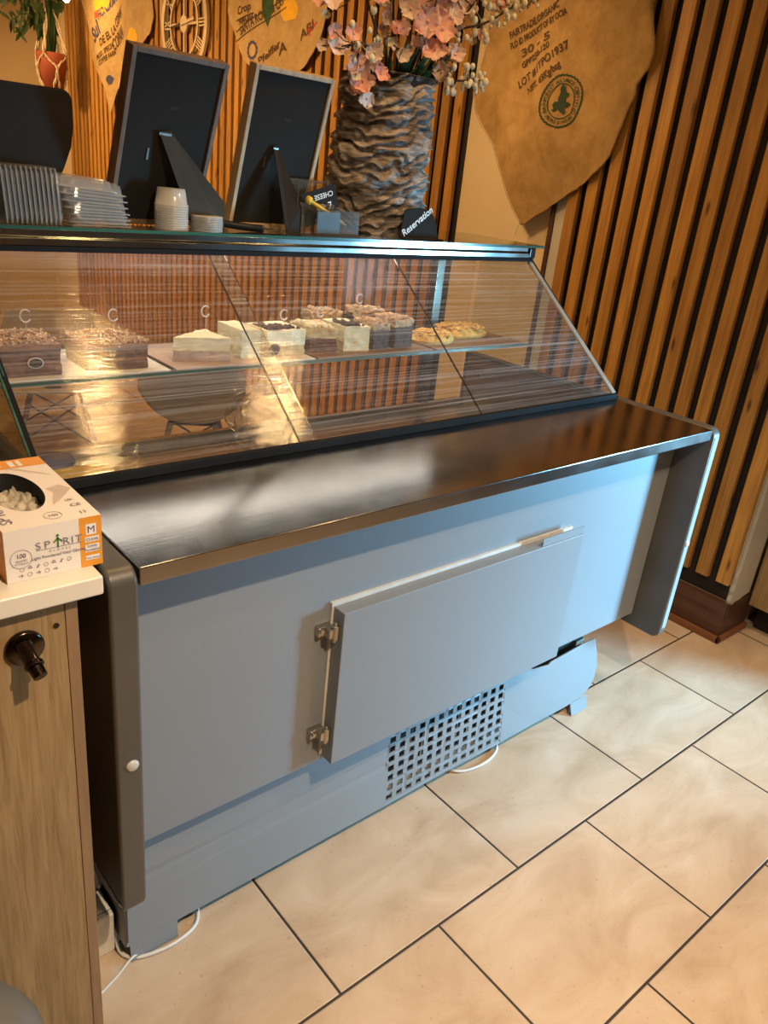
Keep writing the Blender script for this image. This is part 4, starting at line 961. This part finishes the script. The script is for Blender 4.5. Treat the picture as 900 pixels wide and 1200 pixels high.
L3 = [(6.36, 1.90), (6.443, 2.09), (6.56, 2.18), (6.652, 2.243), (6.76, 2.34), (6.789, 2.40), (6.772, 2.502), (6.83, 2.643), (6.95, 2.763)]
R3 = [(6.34, 1.90), (6.25, 2.08), (6.05, 2.20), (5.86, 2.30), (5.70, 2.40), (5.60, 2.46), (5.57, 2.562), (5.60, 2.673), (5.70, 2.763)]
def f3(y, z): return .02 + .02 * math.sin(y * 8 - z * 3) + .02 * noise.noise(Vector((y * 3, z * 4, 9)))
sk3, sf3 = sack('hanging_sack', L3, R3, 1.90, 2.763, 2.216, 'burlap2', 'far printed coffee sack reading COPAN hanging above the walnut frame', f3)
wtext(sk3, sf3, 'HONDURAS', (6.53, 2.59), (6.20, 2.72), .07, 'navy')
wtext(sk3, sf3, 'COPAN', (6.31, 2.36), (6.10, 2.46), .09, 'ink', .03)
wtext(sk3, sf3, 'COPAN', (6.25, 2.52), (6.09, 2.60), .07, 'ink', .03)
wtext(sk3, sf3, 'DE EL LA', (6.50, 2.395), (6.26, 2.505), .06)
wtext(sk3, sf3, 'Sul', (6.62, 2.42), (6.50, 2.50), .12, 'navy', .03)
wtext(sk3, sf3, 'PROD. SPECIAL', (6.56, 2.29), (6.30, 2.40), .04)
wtext(sk3, sf3, 'COFFEE FARM', (6.52, 2.25), (6.28, 2.34), .04)
wtext(sk3, sf3, 'BEL', (6.60, 2.60), (6.50, 2.62), .05, 'redink')
blot(sk3, sf3, 6.50, 2.70, .12, .06, 'yellowink'); blot(sk3, sf3, 5.90, 2.42, .10, .09, 'yellowink'); blot(sk3, sf3, 6.36, 2.15, .05, .035, 'navy')

# ------------------------------------------------------------------ clock
CY, CZ, CX = 5.06, 2.49, 2.19
t = empty('wall_clock', (CX, CY, CZ - .35)); tag(t, 'round cream skeleton wall clock with roman numerals on the slats', 'clock')
def ringc(r, w, th, mat, name):
    n = 64; m = MB(); vs = []
    for k in range(n):
        a = 2 * PI * k / n
        for rr, x in ((r - w, CX - th), (r + w, CX - th), (r + w, CX + th), (r - w, CX + th)): vs.append(Vector((x, CY + rr * math.cos(a), CZ + rr * math.sin(a))))
    fs = [(4 * k + j, 4 * k + (j + 1) % 4, 4 * ((k + 1) % n) + (j + 1) % 4, 4 * ((k + 1) % n) + j) for k in range(n) for j in range(4)]
    return m.add(vs, fs).build(name, mat, t)
ringc(.325, .020, .010, 'clock', 'outer_ring'); ringc(.205, .010, .008, 'clock', 'inner_ring')
for k, s_ in enumerate(['XII', 'I', 'II', 'III', 'IIII', 'V', 'VI', 'VII', 'VIII', 'IX', 'X', 'XI']):
    a = rad(90 - 30 * k); d = Vector((0, -math.cos(a), math.sin(a))); tn = Vector((0, -math.sin(a), -math.cos(a)))
    m = MB(); c0 = Vector((CX, CY, CZ)) + d * .26
    wds = {'I': .020, 'V': .040, 'X': .040}; tot = sum(wds[c] for c in s_); p = -tot / 2
    for ch in s_:
        x0 = p; x1 = p + wds[ch]; p = x1; hh = .042; ww = .005
        def bar(xa, xb, A, B):
            pa_, pb_ = c0 + tn * xa + d * A, c0 + tn * xb + d * B; dd = (pb_ - pa_); s2 = dd.cross(Vector((1, 0, 0))).normalized()
            m.obox((pa_ + pb_) / 2, dd / 2, s2 * ww, Vector((.005, 0, 0)))
        xm = (x0 + x1) / 2
        if ch == 'I': bar(xm, xm, -hh, hh)
        elif ch == 'X': bar(x0 + .004, x1 - .004, -hh, hh); bar(x1 - .004, x0 + .004, -hh, hh)
        else: bar(x0 + .004, xm, hh, -hh); bar(x1 - .004, xm, hh, -hh)
    m.build('numeral', 'clock', t)
MB().lathe([(.055, -.008), (.055, .008)], (CX, CY, CZ), 32, ax=(1, 0, 0)).build('hub', 'clock', t)
m = MB().obox((CX, CY, CZ), (.005, 0, 0), (0, .010, 0), (0, 0, .20)).obox((CX, CY, CZ), (.005, 0, 0), (0, .20, 0), (0, 0, .008)); m.build('spokes', 'clock', t)
MB().obox((CX - .012, CY + .09, CZ - .006), (.003, 0, 0), (0, .10, -.012), (0, .0, .008)).build('hour_hand', 'stem', t)
MB().obox((CX - .016, CY - .07, CZ + .012), (.003, 0, 0), (0, -.10, .014), (0, 0, .009)).build('minute_hand', 'clock', t)

# ------------------------------------------------------------------ hanging pot plant
PX, PY = 1.925, 7.0
t = empty('hanging_plant', (PX, PY, 2.03)); tag(t, 'terracotta pot plant in a knotted cotton hanger above the black screen', 'hanging plant')
MB().lathe([(.0, 0), (.085, 0), (.125, .23), (.125, .27), (.112, .27), (.105, .22), (.0, .22)], (PX, PY, 2.055), 32, cap=False).build('pot', 'pot', t, True)
m = MB()
def twist(pts, r):
    P = rib(pts); n = len(P)
    for ph in (0, PI):
        q = []
        for i, p in enumerate(P):
            for s2 in (0,):
                a = i * 1.15 + ph; q.append(p + Vector((math.cos(a), math.sin(a), 0)) * r)
        m.tube(q, r * .9, 5)
for k in range(4):
    a = rad(45 + 90 * k); A2 = a + rad(45); R0 = .135
    kn = Vector((PX + R0 * math.cos(a), PY + R0 * math.sin(a), 2.31)); k2 = Vector((PX + .125 * math.cos(A2), PY + .125 * math.sin(A2), 2.20)); k3 = Vector((PX + .125 * math.cos(A2 - rad(90)), PY + .125 * math.sin(A2 - rad(90)), 2.20))
    twist([(PX, PY, 2.84), (PX + .05 * math.cos(a), PY + .05 * math.sin(a), 2.62), kn], .010)
    twist([kn, (kn + k2) / 2 + Vector((0, 0, 0)), k2, (PX + .085 * math.cos(a + .5), PY + .085 * math.sin(a + .5), 2.06), (PX, PY, 2.03)], .007)
    twist([kn, k3, (PX + .09 * math.cos(a - .5), PY + .09 * math.sin(a - .5), 2.06), (PX, PY, 2.03)], .007)
m.build('hanger', 'rope', t, True)
m = MB(); st = MB()
for i in range(60):
    a = rnd.uniform(0, 6.28); r_ = rnd.uniform(.01, .09); st.tube([(PX + .3 * r_ * math.cos(a), PY + .3 * r_ * math.sin(a), 2.27), (PX + r_ * math.cos(a), PY + r_ * math.sin(a), rnd.uniform(2.5, 2.8))], .006, 5)
st.build('stalks', 'leaf', t, True)
for (tip) in [(1.55, 6.9, 2.66), (1.58, 6.9, 2.50), (1.66, 6.95, 2.42), (1.72, 6.9, 2.75), (1.50, 6.9, 2.72), (1.80, 6.9, 2.60), (2.02, 6.9, 2.70)]:
    tip = Vector(tip); P = rib([(PX, PY, 2.35), ((PX + tip.x) / 2, 6.95, (2.55 + tip.z) / 2 + .05), tip]); m.tube(P, .006, 5)
    for j, p in enumerate(P[3:]):
        for sgn in (-1, 1):
            for _ in range(1):
                q = p + Vector((rnd.uniform(-.05, .05), rnd.uniform(-.05, .02), sgn * rnd.uniform(.04, .09))); leafmb(m, p, q + Vector((rnd.uniform(-.06, .02), 0, 0)), .015)
m.build('foliage', 'leaf', t, True)

# ------------------------------------------------------------------ chairs seen through the case
def shell_chair(x, y, rz, label):
    t = empty('shell_armchair', (0, 0, 0)); tag(t, label, 'chair', 'shell chairs behind the counter')
    def fn(a, b):
        # b: 0 front edge of seat -> 1 top of back ; a across
        u = (a - .5) * 2
        if b < .5: yy = -.22 + .40 * (b / .5); zz = .43 - .03 * math.sin(PI * b / .5)
        else: q = (b - .5) / .5; yy = .18 + .09 * q; zz = .43 + .36 * q
        wd = .22 + .04 * math.sin(PI * b); 
        zz += (abs(u) ** 3) * (.16 * math.sin(PI * min(1, b * 1.1)) + .0); yy -= (abs(u) ** 2.5) * .10 * max(0, (b - .45)) * 2
        return Vector((u * wd, yy, zz))
    MB().grid(fn, 24, 28).build('shell', 'chair', t, True, solid=.006)
    for sx in (-1, 1):
        for sy in (-1, 1):
            MB().tube([(sx * .11, sy * .10, .40), (sx * .215, sy * .215, 0.0)], [.016, .010], 10).build('leg', 'chairleg', t, True)
    m = MB()
    for (p, q) in (((-.13, -.125), (.19, -.19)), ((.13, -.125), (-.19, -.19)), ((-.13, .125), (.19, .19)), ((.13, .125), (-.19, .19)), ((-.13, -.125), (-.19, .19)), ((.13, .125), (.19, -.19))):
        m.tube([(p[0], p[1], .34), (q[0], q[1], .13)], .005, 6)
    m.build('wire_brace', 'wire', t); MB().box(-.12, .12, -.11, .11, .392, .404).build('mount', 'wire', t, bev=.003)
    t.location = (x, y, 0); t.rotation_euler = (0, 0, rz); return t
c1 = shell_chair(.62, 3.53, rad(-20), 'cream shell chair on beech legs seen through the case at left')
c2 = shell_chair(1.07, 2.75, rad(150), 'cream shell chair seen through the case right of the first, turned away')

# ------------------------------------------------------------------ wooden counter at left with slab, lock, glove box
t = empty('wood_counter', (-.9, .6, 0)); tag(t, 'oak laminate counter front at the left edge with cream marble top', 'counter')
box('front_panel', 'oak', -1.75, -.4605, .235, .253, .0, 1.030, t, bev=.0008)
box('end_panel', 'oakedge', -.460, -.441, .234, .62, .0, 1.030, t, bev=.0008)
box('carcass', 'oakedge', -1.75, -.462, .254, .62, .0, 1.028, t)
MB().box(-1.78, -.406, .212, .66, 1.031, 1.064).build('marble_top', 'stone', t, bev=.004, seg=3)
MB().lathe([(.0045, 0), (.0045, .0015)], (-.4750, .2325, .985), 12, ax=(0, 1, 0)).build('screw', 'bronze', t)
lk = MB().lathe([(.0, 0), (.026, 0), (.029, .003), (.029, .008)], (-.524, .226, .962), 40, ax=(0, 1, 0)).build('lock_plate', 'bronze', t, True)
MB().tube([(-.528, .226, .972), (-.524, .196, .955)], [.0125, .0125], 20).tube([(-.524, .196, .955), (-.523, .190, .951)], [.0145, .0145], 20).build('lock_cylinder', 'bronze', lk, bev=.001)
MB().tube([(-.523, .190, .9505), (-.520, .176, .941)], [.0115, .0105], 24).build('lock_knob', 'bronze', lk, bev=.001)
# glove box
gx0, gx1, gy0, gy1, gz0, gz1 = -.534, -.391, .252, .535, 1.0645, 1.149
t = empty('glove_box', ((gx0 + gx1) / 2, (gy0 + gy1) / 2, gz0)); tag(t, 'white and orange box of vinyl gloves on the cream marble top', 'glove box')
hcx, hcy, hrx, hry = -.475, .395, .040, .085
m = MB(); n = 48
inner = [(hcx + hrx * math.cos(2 * PI * k / n), hcy + hry * math.sin(2 * PI * k / n)) for k in range(n)]
outer = []
for k in range(n):
    c_, s_ = math.cos(2 * PI * k / n), math.sin(2 * PI * k / n)
    tx = (gx1 - hcx) / c_ if c_ > 1e-6 else ((gx0 - hcx) / c_ if c_ < -1e-6 else 1e9); ty = (gy1 - hcy) / s_ if s_ > 1e-6 else ((gy0 - hcy) / s_ if s_ < -1e-6 else 1e9)
    q = min(tx, ty); outer.append((hcx + c_ * q, hcy + s_ * q))
corners = [(gx1, gy1), (gx0, gy1), (gx0, gy0), (gx1, gy0)]
for cn in corners:
    i = min(range(n), key=lambda j: (outer[j][0] - cn[0]) ** 2 + (outer[j][1] - cn[1]) ** 2); outer[i] = cn
m.add([(x, y, gz1) for x, y in inner] + [(x, y, gz1) for x, y in outer], [(k, (k + 1) % n, n + (k + 1) % n, n + k) for k in range(n)])
m.add([(gx0, gy0, gz0), (gx1, gy0, gz0), (gx1, gy1, gz0), (gx0, gy1, gz0), (gx0, gy0, gz1), (gx1, gy0, gz1), (gx1, gy1, gz1), (gx0, gy1, gz1)], [(0, 1, 5, 4), (1, 2, 6, 5), (2, 3, 7, 6), (3, 0, 4, 7), (0, 3, 2, 1)])
bx = m.build('carton', 'card', t)
MB().add([(x, y, gz1) for x, y in inner] + [(x, y, gz1 - .03) for x, y in inner], [(k, (k + 1) % n, n + (k + 1) % n, n + k) for k in range(n)]).build('slot_shade', 'dark', bx)  # dark band paints the shade inside the slot
gm = MB().grid(lambda a, b: Vector((hcx + (a - .5) * .075, hcy + (b - .5) * .15, gz1 - .028 + .012 * noise.noise(Vector((a * 7, b * 9, 0))) + .008 * noise.noise(Vector((a * 22, b * 22, 3))))), 24, 34)
gm.build('gloves', 'glove', t, True)
E_ = .0004
def fpl(x0, x1, z0, z1, mat, nm, d=E_): return MB().add([(x0, gy0 - d, z0), (x1, gy0 - d, z0), (x1, gy0 - d, z1), (x0, gy0 - d, z1)], [(0, 1, 2, 3)]).build(nm, mat, bx)
fpl(gx1 - .034, gx1, gz0, gz1, 'orange', 'orange_band')
fpl(gx1 - .0245, gx1 - .0085, gz1 - .030, gz1 - .012, 'white', 'size_label', .0008)
for i, (zz, hh) in enumerate(((.043, .009), (.058, .013), (.0745, .008))):
    fpl(gx1 - .0265, gx1 - .0045, gz1 - zz + .005 - hh * .5, gz1 - zz + .005 + hh * .5, 'white', 'small_label', .0008)
FX, FZ = Vector((1, 0, 0)), Vector((0, 0, 1))
def ftx(s_, x, z, size, mat, bold=.01, sq=1, al='CENTER'): return text_mb(s_, size, (x, gy0 - .0012, z), FX, FZ, al, bold, sq).build('print', mat, bx)
ftx('M', gx1 - .0165, gz1 - .0268, .0165, 'navy', .0, 1.0)
ftx('CLEAR', gx1 - .0155, gz1 - .0405, .0065, 'greyink', .02)
ftx('Lightly', gx1 - .0155, gz1 - .0515, .0058, 'greyink', .02); ftx('Powdered', gx1 - .0155, gz1 - .0578, .0058, 'greyink', .02)
ftx('Vinyl Gloves', gx1 - .0155, gz1 - .0715, .0042, 'greyink', .02)
LX = gx0 + .078; LZ = gz1 - .033
for ch, dx in (('S', -.031), ('P', -.018), ('R', .010), ('I', .0195), ('T', .029)): ftx(ch, LX + dx, LZ - .0045, .0165, 'greyink', .0, 1.15)
MB().obox((LX - .002, gy0 - .001, LZ + .001), (.0012, 0, 0), (0, .0002, 0), (0, 0, .0085)).obox((LX - .005, gy0 - .001, LZ + .005), (.0035, 0, .0035), (0, .0002, 0), (-.0008, 0, .0008)).obox((LX + .001, gy0 - .001, LZ + .005), (.0035, 0, -.0035), (0, .0002, 0), (.0008, 0, .0008)).ball((LX - .002, gy0 - .001, LZ + .0125), .0022, 10, 6, (1, .1, 1)).build('figure_logo', 'greenink', bx)
fpl(LX - .034, LX + .034, LZ - .0068, LZ - .0060, 'greyink', 'underline', .0008)
ftx('G  L  O  V  E  S', LX, LZ - .0125, .0050, 'greyink', .01)
ftx('Light Powdered Vinyl Gloves', LX - .002, LZ - .0205, .0068, 'greyink', .01)
ftx('100', gx0 + .022, gz1 - .0455, .0095, 'greyink', .02); ftx('GLOVES', gx0 + .022, gz1 - .0520, .0045, 'greyink', .01); ftx('BY WEIGHT', gx0 + .022, gz1 - .0565, .0036, 'greyink', .01)
def fring(cx, cz, r, y): return MB().tube([(cx + r * math.cos(2 * PI * k / 40), y, cz + r * math.sin(2 * PI * k / 40)) for k in range(40)], .00035, 4, closed=True)
fring(gx0 + .022, gz1 - .048, .0150, gy0 - .0006).build('round_mark', 'greyink', bx)
m = MB()
for i in range(7):
    x = gx0 + .022 + i * .0115; z = gz1 - .0655 + .0003 * i
    if i % 3 == 0: m.v += []; r_ = fring(x, z, .0030, gy0 - .0006); m.add(r_.v, r_.f)
    elif i % 3 == 1: m.obox((x, gy0 - .0006, z), (.0032, 0, 0), (0, .0002, 0), (0, 0, .0008)).obox((x, gy0 - .0006, z + .003), (.0022, 0, 0), (0, .0002, 0), (0, 0, .0006))
    else: m.obox((x, gy0 - .0006, z), (.0026, 0, .0026), (0, .0002, 0), (-.0004, 0, .0004)).obox((x, gy0 - .0006, z), (.0004, 0, 0), (0, .0002, 0), (0, 0, .003))
for i in range(5):
    x = gx0 + .020 + i * .0125; z = gz1 - .0755
    r_ = fring(x, z, .0032, gy0 - .0006) if i % 2 else MB().obox((x, gy0 - .0006, z), (.0035, 0, 0), (0, .0002, 0), (0, 0, .0005)).obox((x + .001, gy0 - .0006, z), (.0004, 0, 0), (0, .0002, 0), (0, 0, .003)); m.add(r_.v, r_.f)
m.build('pictograms', 'greyink', bx)
# top print: rotated logo, ring, ce mark, orange end
def tpl(x0, x1, y0, y1, mat, nm, d=E_): return MB().add([(x0, y0, gz1 + d), (x1, y0, gz1 + d), (x1, y1, gz1 + d), (x0, y1, gz1 + d)], [(0, 1, 2, 3)]).build(nm, mat, bx)
tpl(gx0, gx1, gy1 - .040, gy1, 'orange', 'orange_band'); tpl(gx0 + .040, gx0 + .072, gy1 - .030, gy1 - .010, 'white', 'size_label', .0008); tpl(gx0 + .085, gx0 + .094, gy1 - .035, gy1 - .008, 'white', 'small_label', .0008); tpl(gx0 + .099, gx0 + .106, gy1 - .035, gy1 - .008, 'white', 'small_label', .0008)
def ttx(s_, x, y, size, mat, r=(1, 0, 0), u=(0, 1, 0), bold=.01, sq=1): return text_mb(s_, size, (x, y, gz1 + .0012), r, u, 'CENTER', bold, sq).build('print', mat, bx)
ttx('SP RIT', gx0 + .022, gy0 + .058, .024, 'greyink', (0, 1, 0), (-1, 0, 0), 0, 1.1)
ttx('CE', gx1 - .020, gy0 + .046, .014, 'greyink'); ttx('[ ]', gx1 - .020, gy0 + .018, .010, 'greyink'); ttx('UK', gx1 - .022, gy0 + .070, .010, 'greyink')
r_ = MB().tube([(gx0 + .080 + .013 * math.cos(2 * PI * k / 40), gy0 + .027 + .013 * math.sin(2 * PI * k / 40), gz1 + .0006) for k in range(40)], .0004, 4, closed=True); r_.build('round_mark', 'greyink', bx)
ttx('100', gx0 + .080, gy0 + .023, .010, 'greyink')
MB().add([(gx0 - .0004, gy0, gz0), (gx0 - .0004, gy1, gz0), (gx0 - .0004, gy1, gz1), (gx0 - .0004, gy0, gz1)], [(0, 1, 2, 3)]).build('orange_side', 'orange', bx)
M['taupe'] = plain('pale_taupe_print', (.62, .50, .42), .5)
for pts in ([(-.490, .500), (-.455, .492), (-.425, .462), (-.400, .440), (-.412, .458), (-.440, .488), (-.470, .503)], [(-.430, .385), (-.405, .395), (-.393, .372), (-.408, .352), (-.426, .330), (-.440, .318), (-.432, .345), (-.424, .365)]):
    MB().add([(x, y, gz1 + .0003) for x, y in pts], [tuple(range(len(pts)))]).build('printed_hand', 'taupe', bx)
# ------------------------------------------------------------------ floor things
t = empty('pedal_bin', (-.755, .055, 0)); tag(t, 'dark grey round bin at the bottom left corner before the oak counter', 'bin')
MB().lathe([(.125, 0), (.142, .02), (.150, .36)], (-.755, .055, 0), 48).build('body', 'bin', t, True)
MB().lathe([(.154, .36), (.157, .39), (.142, .42), (.10, .44), (.0, .448)], (-.755, .055, 0), 48, cap=False).build('lid', 'binlid', t, True)
t = empty('socket_box', (-.385, .45, 0)); tag(t, 'cream plastic socket box on the floor between oak counter and case', 'socket box')
box('housing', 'box', -.438, -.352, .385, .56, 0.002, .118, t, bev=.005)
box('lid_seam', 'bumper', -.439, -.351, .3995, .4005, .001, .119, t)
MB().tube(rib([(-.36, .48, .20), (-.375, .46, .26), (-.37, .45, .20), (-.36, .46, .14)]), .012, 8).build('grey_hose', 'bumperlight').name = 'grey_hose'
tag(bpy.data.objects['grey_hose'], 'short grey hose hanging behind the socket box', 'hose')
def cable(name, pts, label, r=.0045): return tag(MB().tube(rib(pts), r, 8).build(name, 'cable', None, True), label, 'cable')
cable('power_cable', [(-.155, .40, .045), (-.155, .372, .010), (-.182, .335, .006), (-.239, .321, .006), (-.298, .328, .006), (-.335, .345, .006), (-.349, .375, .012), (-.345, .40, .05)], 'thick white cable looping from under the case at lower left')
cable('power_cable', [(-.300, .345, .006), (-.335, .335, .0165), (-.38, .318, .006), (-.425, .300, .006)], 'thin white cable running from the loop toward the oak counter', .003)
cable('power_cable', [(.915, .40, .030), (.904, .358, .010), (.842, .336, .006), (.768, .338, .006), (.715, .360, .006), (.68, .42, .006)], 'white cable peeking out under the square hole vent')

# ------------------------------------------------------------------ lights
def area(name, loc, target, size, power, col, sy=None, spread=None):
    l = bpy.data.lights.new(name, 'AREA'); l.energy = power; l.color = col; l.shape = 'RECTANGLE'; l.size = size; l.size_y = sy or size
    if spread: l.spread = rad(spread)
    o = bpy.data.objects.new(name, l); o.location = loc; d = Vector(target) - Vector(loc); o.rotation_euler = d.to_track_quat('-Z', 'Y').to_euler(); COL.objects.link(o); return o
def spot(name, loc, target, power, col, angle=110, blend=.8, r=.04):
    l = bpy.data.lights.new(name, 'SPOT'); l.energy = power; l.color = col; l.spot_size = rad(angle); l.spot_blend = blend; l.shadow_soft_size = r
    o = bpy.data.objects.new(name, l); o.location = loc; d = Vector(target) - Vector(loc); o.rotation_euler = d.to_track_quat('-Z', 'Y').to_euler(); COL.objects.link(o); return o
WARM = (1.0, .60, .26); MID = (1.0, .76, .52); COOL = (.26, .66, 1.0)
area('window_daylight', (3.09, -1.275, 1.0), (1.55, .33, .62), .4, 36, COOL, .7, 58)
dl = None
def downlight(x, y, tx, ty, tz, p, col, ang=100, r=.04):
    global dl
    if dl is None:
        dl = empty('downlight', (x, y, 2.82)); MB().lathe([(.075, 0), (.075, .03), (.055, .03), (.05, .008)], (x, y, 2.82), 28, cap=False).build('housing', 'white', dl, True)
        MB().lathe([(.0, .010), (.048, .010)], (x, y, 2.82), 24, cap=False).build('lamp', 'spotlamp', dl); o = dl
    else:
        o = copy_tree(dl); o.location = (x, y, 2.82)
        if y > 1.5:
            for ch in o.children:
                if ch.name.startswith('lamp'): ch.data = ch.data.copy(); ch.data.materials[0] = M['spotdim']
    tag(o, 'round warm ceiling downlight above the cafe floor', 'ceiling light', 'ceiling downlights')
    spot('downlight_beam', (x, y, 2.80), (tx, ty, tz), p, col, ang, .9, r)
downlight(-.15, -1.25, .25, .25, 0, 225, MID, 88, .03)      # key from behind the photographer
downlight(1.25, .47, 1.25, .47, 0, 26, WARM, 120)
downlight(.38, .62, .38, .62, 0, 26, WARM, 120)
downlight(1.4, -1.1, 1.15, -.7, 0, 150, MID, 74, .03)  # second key, unseen, added so the right of the floor is lit
downlight(.7, 2.0, 2.2, 2.0, 1.5, 105, WARM, 84, .2)
downlight(.1, 3.4, 2.2, 3.8, 1.6, 330, WARM, 84, .2)
downlight(-.1, 5.2, 2.2, 5.4, 1.6, 430, WARM, 84, .2)
downlight(.2, 6.6, 2.0, 7.2, 1.6, 300, WARM, 90, .2)
downlight(.15, -.80, .1, -.55, 0, 26, MID, 70)  # extra unseen lamp, added to brighten the floor in front
downlight(1.45, 2.3, 2.2, 1.1, 1.6, 62, WARM, 84, .2)
downlight(0.2, 2.6, .5, 3.0, 0, 110, WARM, 120)
area('case_led', (.43, 1.09, 1.437), (.43, .93, 1.15), 1.5, 3.6, (1.0, .93, .82), .11)
# glowing lamp hanging far down the room
t = empty('pendant_bulb', (1.90, 6.5, 2.70)); tag(t, 'glowing warm bulb hanging above the potted plant at the top edge', 'lamp')
MB().ball((1.895, 6.5, 2.690), .028, 14, 10, (1, 1, 1.2)).build('bulb', 'bulb', t, True)
MB().lathe([(.016, 0), (.016, .05)], (1.895, 6.5, 2.715), 12).build('socket', 'bronze', t)
l = bpy.data.lights.new('pendant_glow', 'POINT'); l.energy = 6; l.color = WARM; l.shadow_soft_size = .05
o = bpy.data.objects.new('pendant_glow', l); o.location = (1.90, 6.42, 2.68); COL.objects.link(o)

w = bpy.data.worlds.new('World'); S.world = w; w.use_nodes = True
bg = w.node_tree.nodes['Background']; bg.inputs[0].default_value = (.75, .80, 1.0, 1); bg.inputs[1].default_value = .3

# ------------------------------------------------------------------ camera
cam = bpy.data.cameras.new('camera'); co = bpy.data.objects.new('camera', cam); COL.objects.link(co)
rot = Matrix([[0.76208, 0.18516, -0.620444], [-0.639564, 0.364678, -0.676733], [0.100958, 0.912538, 0.396335]])
co.matrix_world = Matrix.Translation(Vector([-0.80721, -0.846, 1.67623])) @ rot.to_4x4()
cam.sensor_fit = 'VERTICAL'; cam.sensor_height = 36.0; cam.lens = 27.5045
cam.clip_start = .02; cam.clip_end = 60
S.camera = co
S.view_settings.view_transform = 'Standard'; S.view_settings.look = 'None'; S.view_settings.exposure = 0.0; S.view_settings.gamma = 1; S.view_settings.use_curve_mapping = False
